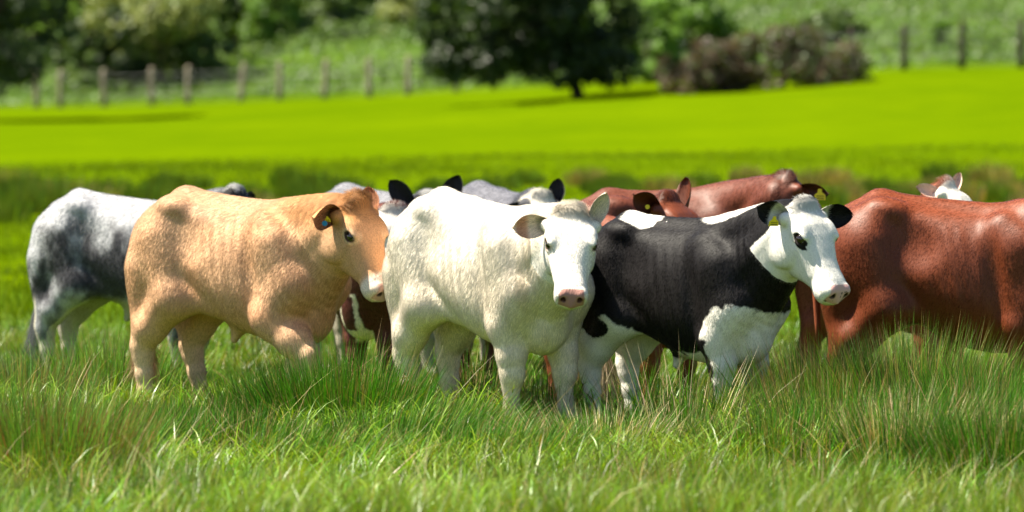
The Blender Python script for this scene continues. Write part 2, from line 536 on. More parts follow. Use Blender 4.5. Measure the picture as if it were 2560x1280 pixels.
    hX, hY, hZ = ((HR[0, i] * X + HR[1, i] * Y + HR[2, i] * Z) / hs for i in range(3))
    fl.add(sl, (loft(HEAD, hX, hY, hZ) * hs).astype(np.float32), .035)
    for g in (-1, 1):
        E = lambda p, r, **kw: fl.ell(hp(p[0], g * p[1], p[2]), np.array(r) * hs, R=HR, **kw)
        C = lambda p, q, ra, rb, **kw: fl.cone(hp(p[0], g * p[1], p[2]), hp(q[0], g * q[1], q[2]), ra * hs, rb * hs, **kw)
        E((.150, .106, .022), (.060, .030, .032), k=.05)                 # brow
        E((.150, .098, -.140), (.095, .042, .105), k=.03)                # jaw muscle
        C((.22, .098, -.045), (.36, .070, -.085), .024, .018, k=.03)     # cheek bone
        E((.192, .148, .014), (.031, .030, .020), k=.010, op='sub')    # eye socket
        E((.184, .116, .040), (.036, .020, .010), k=.012)                # upper lid
        E((.196, .124, -.016), (.032, .016, .009), k=.012)               # lower lid
        E((.500, .050, -.045), (.036, .033, .034), k=.02)                # nostril wing
        E((.535, .046, -.052), (.022, .013, .020), k=.008, op='sub')     # nostril
        E((.46, .05, -.112), (.05, .034, .036), k=.02)                   # upper lip
        C((.40, .085, -.128), (.505, .060, -.128), .006, .006, k=.010, op='sub')   # mouth line
        C((.045, .095, -.005), (.045, .135, -.005), .042, .034, k=.03)   # ear root
    fl.ell(hp(.0, 0, .045), np.array([.05, .075, .035]) * hs, R=HR, k=.04)   # poll
    fl.ell(hp(.47, 0, -.145), np.array([.05, .055, .022]) * hs, R=HR, k=.02) # chin
    V, Fq = fl.mesh()
    N = vert_normals(V, Fq)
    # ears join the same skin mesh
    part = np.zeros(len(V), int); U = np.zeros(len(V)); inner = np.zeros(len(V), int)
    ears = []
    for g, (dw, ow, *ew) in zip((-1, 1), c['ears']):
        d = dtol(dw); o = dtol(ow)
        b = hp(.045, g * .120, -.005)
        ve, fe, inn, ue = ear_mesh(b, d, o, c.get('earL', .20) * hs, (ew[0] if ew else c.get('earW', .125)) * hs, .056 * hs)
        ears.append((b, unit(d), unit(o - unit(d) * (o @ unit(d)))))
        Fq = np.concatenate([Fq, fe + len(V)]); V = np.concatenate([V, ve])
        part = np.concatenate([part, np.full(len(ve), 1 if g < 0 else 2)]); U = np.concatenate([U, ue]); inner = np.concatenate([inner, inn])
    N = vert_normals(V, Fq)
    # small-scale unevenness of hide: folds on the neck, ripples on the flank
    hl = ((V - H0) @ HR) / hs
    onhead = sstep(-.10, .0, hl[:, 0]) * (np.abs(hl[:, 1]) < .2) * (hl[:, 2] > -.30) * (hl[:, 2] < .13) * (hl[:, 0] < .6)
    body = part == 0
    bumpn = fbm(V * np.array([1, 1, .5]), 9, c['seed']) * .0045 * c.get('lump', 1.0) + fbm(V * np.array([1, 1, .35]), 24, c['seed'] + 3, 2) * .0016 * c.get('lump', 1.0)
    rib = np.exp(-((V[:, 0] - .02) / .16) ** 2) * sstep(.62, .8, V[:, 2]) * sstep(1.22, 1.08, V[:, 2])
    bumpn += rib * np.sin((V[:, 0] + .22 * V[:, 2]) * 78 + vnoise(V, 3, 9)) * .0022
    neckw = sstep(.35, .55, V[:, 0]) * (1 - onhead)
    bumpn += neckw * np.sin(V[:, 0] * 95 + V[:, 2] * 30 + 4 * vnoise(V, 5, 2)) * .0008
    V = V + N * (bumpn * (1 - .85 * onhead) * body)[:, None]
    info = dict(V=V, N=N, hl=hl, onhead=onhead, part=part, U=U, inner=inner, seed=c['seed'])
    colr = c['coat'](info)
    # hooves
    mud = sstep(.42, .10, V[:, 2]) * sstep(-.1, .7, fbm(V, 11, 91)) * .65 * body
    colr = colr * (1 - mud[:, None]) + np.array([.13, .088, .045]) * mud[:, None]
    hoof = (V[:, 2] < .07) & body
    colr[hoof] = (.035, .028, .022)
    root = empty('cow', tuple(loc), yaw, s)
    tag(root, c['label'], 'cow')
    root['group'] = 'cattle standing in the rough pasture'
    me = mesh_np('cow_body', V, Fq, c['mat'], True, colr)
    bo = link('body', me, root)
    # eyes
    for g in (-1, 1):
        ev, ef, ec = EYE
        ctr = hp(.192, g * .119, .012)
        ev2 = ev * np.array([.030, .024, .026]) * hs
        mirr = np.array([1, g, 1])
        eo = link('eye', mesh_np('cow_eye', (ev2 * mirr) @ HR.T + ctr, ef if g > 0 else ef[:, ::-1], MAT['eye'], True), root)
    # tail
    j_ = int(np.argmin(((V - np.array([-.76, 0, 1.0])) ** 2).sum(1)))
    tl = c.get('tail') or dict(pts=[(-.70, 0, 1.19), (-.775, 0, 1.14), (-.815, .0, 1.02), (-.822, .01, .85), (-.82, .015, .65), (-.815, .015, .48)], col=colr[j_], switch=colr[j_] * .8)
    if tl:
        pts = np.array(tl['pts']); nseg = len(pts)
        rr = np.interp(np.linspace(0, 1, nseg), [0, .25, .7, 1], [.04, .026, .020, .014])
        tv, tf = tube(pts, rr, 10)
        tail = link('tail', mesh_np('cow_tail', tv, tf, c['mat'], True, np.tile(tl['col'], (len(tv), 1))), root)
        if tl.get('switch') is not None:
            st = tl['switch']
            n = 900
            P0 = pts[-1] + (RNG.random((n, 3)) - .5) * np.array([.03, .03, .12]) + np.array([0, 0, .05])
            ln = RNG.uniform(.2, .38, n)
            dr = np.stack([RNG.normal(0, .13, n), RNG.normal(0, .13, n), -np.ones(n)], -1)
            strands(link_name='tail_switch', parent=root, P=P0, D=dr, L=ln, Nn=np.tile(unit(dtol((0, -1, .3))), (n, 1)),
                    C=np.tile(st, (n, 1)) * RNG.uniform(.7, 1.2, (n, 1)), r0=.0028, r1=.0010, curl=.03, mat=MAT['fur'])
    # coat of hair
    if c.get('fur', 0):
        fur(c, root, V, Fq, N, colr, hl, onhead, part, inner, HR, H0, hs, Rw, loc, s)
    # tags
    for (ei, kind, u, off) in c.get('tags', []):
        b, d, o = ears[ei]
        eL = c.get('earL', .20) * hs
        p = b + d * eL * u + np.array(off)
        ear_tag(root, kind, p, d, o, dtol)
    return root

def rot_y(deg):
    a = math.radians(deg)
    return np.array([[math.cos(a), 0, math.sin(a)], [0, 1, 0], [-math.sin(a), 0, math.cos(a)]])
def tube(pts, rad, n=8, cap=True):
    pts = np.asarray(pts, float); m = len(pts)
    t = np.gradient(pts, axis=0); t /= np.linalg.norm(t, axis=1)[:, None] + 1e-9
    ref = np.array([0, 1.0, 0]) if abs(t[0][1]) < .9 else np.array([1.0, 0, 0])
    V = []
    for i in range(m):
        a = np.cross(t[i], ref); a /= np.linalg.norm(a) + 1e-9; b = np.cross(t[i], a)
        for k in range(n):
            an = 2 * math.pi * k / n
            V.append(pts[i] + rad[i] * (a * math.cos(an) + b * math.sin(an)))
    F = [[i * n + k, i * n + (k + 1) % n, (i + 1) * n + (k + 1) % n, (i + 1) * n + k] for i in range(m - 1) for k in range(n)]
    if cap:
        for ring, rev in ((0, True), (m - 1, False)):
            V.append(pts[ring]); ci = len(V) - 1
            for k in range(0, n, 2):
                q = [ci, ring * n + k, ring * n + (k + 1) % n, ring * n + (k + 2) % n]
                F.append(q[::-1] if rev else q)
    return np.array(V), np.array(F)
def sphere_np(nu=16, nv=10):
    V = []; F = []
    for i in range(nv + 1):
        a = math.pi * i / nv
        for k in range(nu):
            b = 2 * math.pi * k / nu
            V.append((math.sin(a) * math.cos(b), math.sin(a) * math.sin(b), math.cos(a)))
    for i in range(nv):
        for k in range(nu):
            F.append([i * nu + k, (i + 1) * nu + k, (i + 1) * nu + (k + 1) % nu, i * nu + (k + 1) % nu])
    return np.array(V), np.array(F)
_sv, _sf = sphere_np()
EYE = (_sv, _sf, None)

def strands(link_name, parent, P, D, L, Nn, C, r0, r1, curl, mat, npt=4, sag=.1):
    """hair curves from roots P, directions D, lengths L; Nn is the skin's normal at the root"""
    n = len(P)
    D = D / (np.linalg.norm(D, axis=1)[:, None] + 1e-9)
    t = np.linspace(0, 1, npt)[None, :, None]
    bend = RNG.normal(0, 1, (n, 3)) * curl
    pts = P[:, None, :] + D[:, None, :] * (L[:, None, None] * t) + bend[:, None, :] * (t ** 2) - Nn[:, None, :] * (t ** 2) * (L * np.asarray(sag))[:, None, None]
    cu = bpy.data.hair_curves.new(link_name)
    cu.add_curves([npt] * n)
    cu.attributes['position'].data.foreach_set('vector', pts.astype(np.float32).ravel())
    ra = cu.attributes.get('radius') or cu.attributes.new('radius', 'FLOAT', 'POINT')
    rr = np.tile(np.linspace(r0, r1, npt), n).astype(np.float32)
    ra.data.foreach_set('value', rr)
    a = cu.attributes.new('tint', 'FLOAT_COLOR', 'CURVE')
    c4 = np.ones((n, 4), np.float32); c4[:, :3] = np.clip(C, 0, 1)
    a.data.foreach_set('color', c4.ravel())
    a = cu.attributes.new('skin_normal', 'FLOAT_VECTOR', 'CURVE')
    a.data.foreach_set('vector', np.asarray(Nn, np.float32).ravel())
    cu.materials.append(mat)
    o = link(link_name, cu, parent)
    return o

def fur(c, root, V, Fq, N, colr, hl, onhead, part, inner, HR, H0, hs, Rw, loc, s):
    A, B, Cc, Dd = (V[Fq[:, i]] for i in range(4))
    area = np.linalg.norm(np.cross(Cc - A, Dd - B), axis=1)
    ctr = (A + B + Cc + Dd) / 4
    fn = N[Fq].mean(1)
    camdir = (Rw.T @ (np.array([0, 0, CAM_Z]) - loc)); camdir /= np.linalg.norm(camdir)
    face = fn @ camdir
    hv = hl[Fq].mean(1)
    w = area * (face > -.45) * (ctr[:, 2] > .10)
    nose = (hv[:, 0] > .488) & (hv[:, 2] > -.104) & (np.abs(hv[:, 1]) < .066) & (onhead[Fq[:, 0]] > .5)
    eyez = np.abs(np.stack([hv[:, 0] - .19, np.abs(hv[:, 1]) - .12, hv[:, 2] - .012], -1) / np.array([.034, .05, .026]))
    ineye = (eyez ** 2).sum(1) < 1
    w = w * ~nose * ~ineye
    isin = (inner[Fq[:, 0]] == 1)
    w = np.where(isin, w * .45, w)
    w = np.where(onhead[Fq[:, 0]] > .5, w * 1.8, w)
    w = np.where((onhead[Fq[:, 0]] > .3) & (hv[:, 0] < .09) & (hv[:, 2] > -.04) & (np.abs(hv[:, 1]) < .11), w * 2.2, w)
    n = c['fur']
    f = RNG.choice(len(Fq), n, p=w / w.sum())
    u, v = RNG.random(n)[:, None], RNG.random(n)[:, None]
    P = (A[f] * (1 - u) + B[f] * u) * (1 - v) + (Dd[f] * (1 - u) + Cc[f] * u) * v
    Nn = fn[f] / (np.linalg.norm(fn[f], axis=1)[:, None] + 1e-9)
    Cl = colr[Fq[f]].mean(1)
    hh = ((P - H0) @ HR) / hs
    oh = onhead[Fq[f, 0]] * (part[Fq[f, 0]] == 0)
    # grain of the coat
    D = np.tile(np.array([-.55, 0, -.80]), (n, 1))
    legs = sstep(.75, .55, P[:, 2])
    D = D * (1 - legs[:, None]) + legs[:, None] * np.array([-.15, 0, -1.0])
    whorl = sstep(.13, .05, hh[:, 0])[:, None]
    Dh = (1 - whorl) * np.stack([np.full(n, .7), hh[:, 1] * 3, -np.full(n, .25)], -1) + whorl * np.stack([-np.full(n, .35), hh[:, 1] * 5.0, np.full(n, .8)], -1)
    Dh = Dh @ HR.T
    D = D * (1 - oh[:, None]) + Dh * oh[:, None]
    earm = part[Fq[f, 0]] > 0
    if earm.any():
        ei = part[f * 0 + Fq[f, 0]]
        De = np.zeros((n, 3))
        for k in (1, 2):
            pv = V[part == k]; d = unit(pv[-1] - pv[5])
            De[ei == k] = d
        D[earm] = De[earm]
    sw = np.stack([vnoise(P, 8, 21 + k) for k in range(3)], -1) * .40 + np.stack([vnoise(P * [1, 1, .5], 28, 31 + k) for k in range(3)], -1) * .14
    D = D / (np.linalg.norm(D, axis=1)[:, None] + 1e-9) + sw * (1 - .5 * oh[:, None]) * c.get('swirl', 1.0) + RNG.normal(0, .16, (n, 3))
    D = D - Nn * (D * Nn).sum(1)[:, None]
    D = D / (np.linalg.norm(D, axis=1)[:, None] + 1e-9)
    lift = c.get('lift', .30) + RNG.normal(0, .07, n)
    L = np.full(n, c.get('furL', .020))
    tuft = oh * sstep(.075, .02, hh[:, 0]) * (np.abs(hh[:, 1]) < .10)
    L = L * (1 - .62 * oh) + tuft * c.get('tuft', .035)
    lift = lift * (1 - .4 * oh) + tuft * .6
    L = L * (1 + .35 * sstep(.3, .6, P[:, 0]) * (1 - oh)) * (1 + .5 * sstep(1.12, 1.2, P[:, 2]) * (1 - oh))
    L = np.where(legs > .8, L * .75, L) * RNG.uniform(.6, 1.25, n)
    L = np.where(earm, np.where(isin[f], .020, .008), L); lift = np.where(earm, np.where(isin[f], .30, .12), lift)
    D = D + Nn * lift[:, None]
    cl = Cl * (1 + .09 * vnoise(P * [1, 1, .4], 30, 44) + RNG.normal(0, .07, n))[:, None]
    strands('fur', root, P, D, L, Nn, cl, c.get('r0', .00075), .0004, .002, c.get('furmat', MAT['fur']), sag=np.clip(lift * .55, 0, 1))

def ear_tag(root, kind, p, d, o, dtol):
    """plastic ear tag: stud button plus, for a flag, the hanging plate with its printed number"""
    vw = dtol((0, -1, 0)); upv = np.array([0, 0, 1.0])
    def place(V2, ox, oy, thick, nrm, down):
        nrm = unit(nrm); down = unit(down - nrm * (down @ nrm)); sx = np.cross(down, nrm)
        V = []; m = len(V2)
        for t in (-thick / 2, thick / 2):
            for (a, b) in V2: V.append(p + sx * (a + ox) + down * (b + oy) + nrm * t)
        V = np.array(V); me = bpy.data.meshes.new('ear_tag')
        faces = [tuple(range(m))[::-1], tuple(range(m, 2 * m))] + [(i, (i + 1) % m, m + (i + 1) % m, m + i) for i in range(m)]
        me.from_pydata(V.tolist(), [], faces); me.update()
        return me
    circ = [(.016 * math.cos(a), .016 * math.sin(a)) for a in np.linspace(0, 2 * math.pi, 17)[:-1]]
    if kind[0] == 'button':
        me = place(circ, 0, 0, .006, kind[2], -upv); me.materials.append(MAT[kind[1]])
        link('ear_tag', me, root)
    else:
        flag = [(-.010, 0), (.010, 0), (.012, .018), (.030, .034), (.032, .062), (-.032, .062), (-.030, .034), (-.012, .018)]
        k = kind[3] if len(kind) > 3 else 1.0
        down = kind[4] if len(kind) > 4 else -upv
        me = place([(a * k, b * k) for a, b in flag], 0, 0, .003, kind[2], np.asarray(down, float)); me.materials.append(MAT[kind[1]])
        t = link('ear_tag', me, root)
        bars = []
        nrm = unit(kind[2]); dn = np.asarray(down, float); dn = unit(dn - nrm * (dn @ nrm)); sx = np.cross(dn, nrm)
        V = []; F = []
        for r_, (yy, n_) in enumerate(((.040, 6), (.053, 7))):
            for i in range(n_):
                x0 = (-.022 + .044 * i / n_) * k; x1 = x0 + .0042 * k; y0, y1 = (yy - .004) * k, (yy + .004) * k
                for (a, b) in ((x0, y0), (x1, y0), (x1, y1), (x0, y1)): V.append(p + sx * a + dn * b + nrm * .0022)
                F.append([len(V) - 4, len(V) - 3, len(V) - 2, len(V) - 1])
        pr = mesh_np('tag_print', np.array(V), np.array(F), MAT['ink'], False)
        link('printed_number', pr, t)
# ------------------------------------------------------------------ materials of the cattle
MAT = {}
def fur_mat(name, rough, spec, thin=0.0):
    m, N, L = nodes_of(name)
    a = N.new('ShaderNodeAttribute'); a.attribute_name = 'tint'
    nn = N.new('ShaderNodeAttribute'); nn.attribute_name = 'skin_normal'
    vt = N.new('ShaderNodeVectorTransform'); vt.vector_type = 'NORMAL'; vt.convert_from = 'OBJECT'; vt.convert_to = 'WORLD'
    L.new(nn.outputs['Vector'], vt.inputs[0])
    p = N.new('ShaderNodeBsdfPrincipled'); o = N.new('ShaderNodeOutputMaterial')
    p.inputs['Roughness'].default_value = rough; p.inputs['Specular IOR Level'].default_value = spec
    L.new(a.outputs['Color'], p.inputs['Base Color']); L.new(vt.outputs[0], p.inputs['Normal'])
    tr = N.new('ShaderNodeBsdfTransparent'); mx = N.new('ShaderNodeMixShader'); mx.inputs[0].default_value = thin      # fine pale hairs let light through
    L.new(p.outputs[0], mx.inputs[1]); L.new(tr.outputs[0], mx.inputs[2]); L.new(mx.outputs[0], o.inputs[0])
    return m
MAT['fur'] = fur_mat('coat_hair_matt', .62, .28, .45)
MAT['fur_gloss'] = fur_mat('coat_hair_sleek', .45, .32, .5)
MAT['fur_black'] = fur_mat('coat_hair_black', .60, .20, .3)
MAT['hide_black'] = tint_mat('hide_black', .62, .20, bumpscale=170, bump=.16)
MAT['hide'] = tint_mat('hide', .65, .25, bumpscale=150, bump=.30)
MAT['hide_gloss'] = tint_mat('hide_sleek', .52, .30, bumpscale=170, bump=.16)
MAT['eye'] = simple_mat('eye', (.012, .006, .004), .08, .6, coat=.5)
MAT['tag_yellow'] = simple_mat('tag_yellow', (.80, .62, .02), .45, .4, .08, 60)
MAT['tag_blue'] = simple_mat('tag_blue', (.02, .20, .50), .45, .4)
MAT['tag_orange'] = simple_mat('tag_orange', (.65, .17, .05), .45, .4)
MAT['ink'] = simple_mat('ink', (.10, .09, .02), .7, .2)

def mixc(a, b, t):
    t = np.clip(t, 0, 1)[:, None]
    return np.asarray(a) * (1 - t) + np.asarray(b) * t
def muzzle_t(i):
    hl = i['hl']
    return sstep(.482, .494, hl[:, 0]) * sstep(-.108, -.100, hl[:, 2]) * sstep(.070, .062, np.abs(hl[:, 1]) - .25 * np.clip(hl[:, 0] - .50, 0, 1)) * (i['onhead'] > .5) * (i['part'] == 0)
def nostril_t(i):
    hl = i['hl']
    e = ((hl[:, 0] - .540) / .040) ** 2 + ((np.abs(hl[:, 1]) - .046) / .018) ** 2 + ((hl[:, 2] + .052) / .024) ** 2
    return (1 - sstep(.5, 1.1, e)) * (i['part'] == 0)
def eye_t(i, gx=.038, gz=.029):
    hl = i['hl']
    e = ((hl[:, 0] - .190) / gx) ** 2 + ((hl[:, 2] - .010) / gz) ** 2
    return (1 - sstep(.6, 1.1, e)) * (np.abs(hl[:, 1]) > .07) * (i['onhead'] > .5) * (i['part'] == 0)
def coat_tan(i):
    V, hl = i['V'], i['hl']
    n = fbm(V, 5, 3)
    c = mixc((.60, .305, .155), (.66, .39, .225), .5 + .6 * n)
    c = mixc(c, (.72, .50, .31), sstep(.62, .25, V[:, 2]))
    c = mixc(c, (.36, .18, .075), sstep(-.42, -.55, V[:, 0]) * sstep(.1, .7, fbm(V * np.array([1, 1, .6]), 6, 33)) * sstep(.55, .7, V[:, 2]) * .6)
    c = mixc(c, (.52, .235, .075), sstep(.15, .5, V[:, 0]) * sstep(1.05, 1.23, V[:, 2]) * .8)
    oh = i['onhead'] * (i['part'] == 0)
    c = mixc(c, (.50, .215, .065), oh * sstep(.13, .03, hl[:, 0]) * sstep(-.06, .02, hl[:, 2]))
    c = mixc(c, (.62, .33, .16), oh * sstep(.10, .25, hl[:, 0]) * .8)
    c = mixc(c, (.74, .52, .34), eye_t(i, .056, .046) * .5)
    c = mixc(c, (.75, .60, .50), oh * sstep(.40, .45, hl[:, 0]))
    c = mixc(c, (.55, .34, .28), muzzle_t(i)); c = mixc(c, (.03, .015, .012), nostril_t(i)); c = mixc(c, (.05, .02, .015), eye_t(i))
    e = i['part'] > 0
    c[e & (i['inner'] == 1)] = (.27, .11, .05)
    c[e & (i['inner'] == 0)] = (.58, .29, .11)
    return c
def coat_white(i):
    V, hl = i['V'], i['hl']
    n = .6 * fbm(V * np.array([1, 1, .4]), 5, 5)
    c = mixc((.88, .81, .70), (.83, .71, .55), .35 + .7 * n)
    c = mixc(c, (.74, .57, .38), sstep(.45, .62, V[:, 0]) * (1 - i['onhead']) * sstep(.1, .6, fbm(V * np.array([1, 1, .25]), 11, 8)) * .6)
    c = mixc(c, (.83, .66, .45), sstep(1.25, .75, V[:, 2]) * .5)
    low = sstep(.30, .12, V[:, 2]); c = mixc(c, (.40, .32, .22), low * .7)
    oh = i['onhead'] * (i['part'] == 0)
    c = mixc(c, (.86, .81, .74), oh * .7)
    c = mixc(c, (.74, .61, .43), oh * sstep(.09, .02, hl[:, 0]) * .7)
    c = mixc(c, (.60, .40, .30), eye_t(i, .046, .036) * .6)
    c = mixc(c, (.40, .20, .165), muzzle_t(i)); c = mixc(c, (.06, .02, .018), nostril_t(i)); c = mixc(c, (.05, .02, .015), eye_t(i))
    e = i['part'] > 0
    c[e & (i['inner'] == 1)] = (.76, .62, .48)
    c[e & (i['inner'] == 0)] = (.82, .73, .60)
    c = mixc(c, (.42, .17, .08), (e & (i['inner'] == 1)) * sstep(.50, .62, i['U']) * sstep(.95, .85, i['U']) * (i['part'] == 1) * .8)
    return c
BLK, WHT = np.array([.0065, .0050, .0055]), np.array([.79, .745, .66])
def coat_black(i):
    """black with a white face, brisket, belly, legs and two white marks on the back"""
    V, hl = i['V'], i['hl']
    w = .030 * fbm(V, 9, 12) + .012 * fbm(V, 30, 13)
    x, y, z = V.T
    blk = np.ones(len(V))
    # white underside: brisket high, belly low
    line = np.interp(x, [-.8, -.50, -.40, -.30, -.10, .15, .27, .30, .36, .44, .52, .60, .80], [.64, .66, .74, .66, .50, .48, .52, .62, .73, .78, .80, .78, .76])
    edge = line + 2.0 * w
    blk *= sstep(edge - .008, edge + .008, z)
    # near fore leg keeps a black strip
    leg = (x > .25) & (x < .47) & (y < -.05) & (z < .60)
    blk = np.where(leg & (x < .365 + 1.6 * w) & (z > .17 + 2 * w), 1.0, blk)
    sp = ((x + .52) / .13) ** 2 + ((z - .65) / .065) ** 2 + 6 * w
    blk = np.maximum(blk, (sp < 1) * (z < .78) * 1.0)
    # marks on the back
    m1 = ((x + .33 + w) / .14) ** 2 + ((y + .02) / .17) ** 2
    blk = np.where((m1 + 7 * w < 1) & (z > 1.18), 0, blk)
    m2 = ((x - .42) / .27) ** 2 + ((y + .02) / .115) ** 2
    blk = np.where((m2 + 9 * w < 1) & (z > 1.12), 0, blk)
    # white head and throat
    hd = i['onhead'] * sstep(-.030, -.012, hl[:, 0] + .5 * w + .30 * np.clip(hl[:, 2] + .02, -.13, 0))
    blk = np.where(hd > .5, 0, blk)
    patch = ((hl[:, 0] - .198 - .02 * (hl[:, 2] < 0)) / .045) ** 2 + ((hl[:, 2] - .004) / .032) ** 2
    blk = np.where((i['onhead'] > .5) & (np.abs(hl[:, 1]) > .06) & (hl[:, 1] < 0) & (patch + 7 * w < 1), 1, blk)
    c = mixc(WHT * (1 + .06 * fbm(V, 8, 4))[:, None], BLK, blk)
    brown = (blk > .5) * sstep(.25, .7, fbm(V, 3.2, 17)) * sstep(1.05, .7, z) * (x < .2)
    c = mixc(c, (.022, .009, .005), brown * .9)
    oh = (i['onhead'] > .5) & (i['part'] == 0)
    c = mixc(c, (.80, .76, .69), oh * (blk < .5) * .6)
    c = mixc(c, (.62, .36, .32), muzzle_t(i))
    spots = (fbm(hl, 75, 6, 2) > .22) & (hl[:, 2] < -.055 + .03 * (hl[:, 1] > 0)) & (muzzle_t(i) > .5)
    c[spots] = (.03, .025, .025)
    c = mixc(c, (.02, .010, .010), nostril_t(i)); c = mixc(c, (.02, .015, .012), eye_t(i))
    e = i['part'] > 0
    c[e] = BLK
    root_ = e & (i['U'] < .33 + .12 * (i['part'] == 1))
    c[root_] = WHT * .95
    return c
def coat_red(base, lightback=.35, white_face=False, white_under=False):
    base = np.array(base)
    def f(i):
        V, hl = i['V'], i['hl']
        n = fbm(V, 4, 7)
        c = base * (1 + .22 * n)[:, None]
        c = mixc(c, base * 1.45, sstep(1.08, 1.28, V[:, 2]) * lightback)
        oh = i['onhead'] * (i['part'] == 0)
        if white_face:
            c = mixc(c, (.78, .71, .62), (oh * sstep(-.02, .0, hl[:, 0] + .02 * n + .35 * np.clip(-.11 - hl[:, 2], 0, 1)) > .5) * 1.0)
        if white_under:
            w = .03 * fbm(V, 8, 3)
            t = (V[:, 2] < np.interp(V[:, 0], [-.6, 0, .3, .5, .7], [.56, .55, .58, .66, .80]) + w) & (V[:, 2] > .30) & ~((np.abs(V[:, 1]) < .060 + w) & (V[:, 2] > .5) & (V[:, 0] > .4)) & (np.abs(V[:, 1]) < .100 + w) & ~((V[:, 2] < .42) & (V[:, 0] > .25))
            c[t] = (.70, .62, .45)
        c = mixc(c, (.38, .20, .17), muzzle_t(i)); c = mixc(c, (.03, .015, .012), nostril_t(i)); c = mixc(c, (.03, .015, .012), eye_t(i))
        e = i['part'] > 0
        c[e] = base * (.9 if not white_under else 2.2)
        c[e & (i['inner'] == 1)] = base * .7 if not white_face else np.array((.62, .42, .34))
        return c
    return f
def coat_roan(dark=(.030, .029, .034), pale=(.36, .36, .375), thr=0.0, face_white=False, mid=.0):
    dark = np.array(dark); pale = np.array(pale)
    def f(i):
        V, hl = i['V'], i['hl']
        x, y, z = V.T
        n = fbm(V * np.array([1, .6, 1]), 3.0, i['seed'], 3) * 1.3 + .85 * fbm(V * np.array([1, 1, .6]), 17, i['seed'] + 2)
        blob = np.exp(-(((x + .10) / .30) ** 2 + ((z - .80) / .20) ** 2)) * 1.25 + np.exp(-(((x + .55) / .20) ** 2 + ((z - .72) / .30) ** 2)) * .7
        t = sstep(-.55, .75, n + blob * 1.1 - .45 - thr - 1.3 * sstep(1.02, 1.24, z) + mid)
        c = mixc(pale, dark, t)
        c = mixc(c, (.60, .54, .40), sstep(.64, .55, z) * (np.abs(y) < .22) * .7)
        oh = i['onhead'] * (i['part'] == 0)
        c = mixc(c, dark * .8, sstep(.30, .48, x) * (.55 + .45 * i['onhead']) * (1 if not face_white else .8))
        if face_white:
            c = mixc(c, (.72, .66, .54), (oh > .5) * (np.abs(hl[:, 1]) < .10) * (hl[:, 2] > -.10) * 1.0)
        else:
            c = mixc(c, dark * .6, oh)
            c = mixc(c, (.68, .66, .62), oh * sstep(.05, .0, hl[:, 0]) * sstep(0, .03, hl[:, 2]) * (np.abs(hl[:, 1]) < .07))
        c = mixc(c, (.03, .025, .025), muzzle_t(i)); c = mixc(c, (.02, .015, .012), eye_t(i))
        c[i['part'] > 0] = dark * .5
        return c
    return f

# ------------------------------------------------------------------ the herd
def fwd_of(deg):                                   # 0 = walking to the right of the picture's view, positive turns toward the camera's side
    a = math.radians(deg); return (math.cos(a), -math.sin(a))
HERD = []
HERD.append(dict(label='creamy white calf with pink nose, staring straight out between the others', seed=1, lump=.7, loc=(-.105, 32.65), fwd=fwd_of(52),
    poll=at(1428, 533, 31.80), hfwd=(.01, -.66, -.75), roll=-3, hs=1.02, wither=-.025, coat=coat_white, mat=MAT['hide'], leg=1.0, fat=1.0,
    ears=[((-.96, -.14, -.06), (.10, -.90, -.15)), ((.36, -.02, .92), (.55, -.80, .1), .125)], earL=.20, earW=.150,
    feet=dict(fl=(.05, .035), fr=(-.02, 0), hr=(.06, 0), hl=(.02, 0)), res=.0125, fine=.0062, fur=150000, furL=.026, swirl=.8, lift=.18, tuft=.06,
    steer=False))
HERD.append(dict(label='black and white cow with white face, black ears and yellow ear tag', seed=2, loc=(1.01, 32.4), fwd=fwd_of(40), s=.92,
    poll=at(2012, 512, 31.75), hfwd=(.42, -.46, -.78), roll=2, hs=1.14, wither=.055, lump=.45, belly=.04, coat=coat_black, mat=MAT['hide_black'], furmat=MAT['fur_black'], leg=1.0,
    ears=[((-.80, -.35, .32), (.30, -.9, -.35)), ((.93, .22, .05), (.1, -.95, -.25))], earL=.185, earW=.15,
    feet=dict(hl=(.04, .03)), res=.0125, fine=.0062, fur=130000, furL=.012, swirl=.45, lift=.13, tuft=.040, nfwd=.06,
    tail=dict(pts=[(-.78, .0, 1.18), (-.83, .0, 1.05), (-.84, .02, .85), (-.82, .06, .7), (-.79, .10, .55), (-.77, .12, .45)], col=(.70, .62, .48), switch=(.62, .47, .30)),
    tags=[(0, ('flag', 'tag_yellow', None, 1.0), .45, (0, 0, -.01))]))
HERD.append(dict(label='sandy tan steer stepping forward with its muzzle behind the white calf', seed=3, loc=(-1.58, 33.95), fwd=fwd_of(36), s=1.0, lump=.5, nfwd=.05,
    wither=.0, poll=at(892, 506, 33.30), hfwd=(.40, -.38, -.80), roll=3, hs=1.07, coat=coat_tan, mat=MAT['hide'], leg=1.0,
    ears=[((-.75, -.62, -.05), (-.25, -.80, -.30)), ((-.10, .55, .80), (.1, -.9, .1), .12)], earL=.175, earW=.185,
    chains=dict(fr=[(.40, .165, 1.04, .140), (.50, .170, .80, .125), (.34, .190, .60, .122), (.50, .185, .47, .100), (.60, .180, .38, .072), (.61, .175, .33, .056), (.55, .165, .18, .048), (.56, .165, .10, .054)]),
    feet=dict(fl=(-.20, -.02), hl=(.16, .0), hr=(-.03, 0)), res=.0125, fine=.0065, fur=140000, furL=.020, swirl=.55, lift=.15, tuft=.07,
    tags=[(0, ('flag', 'tag_yellow', None, .55), .40, (0, 0, .01)), (0, ('button', 'tag_blue', None), .50, (0, 0, -.03))]))
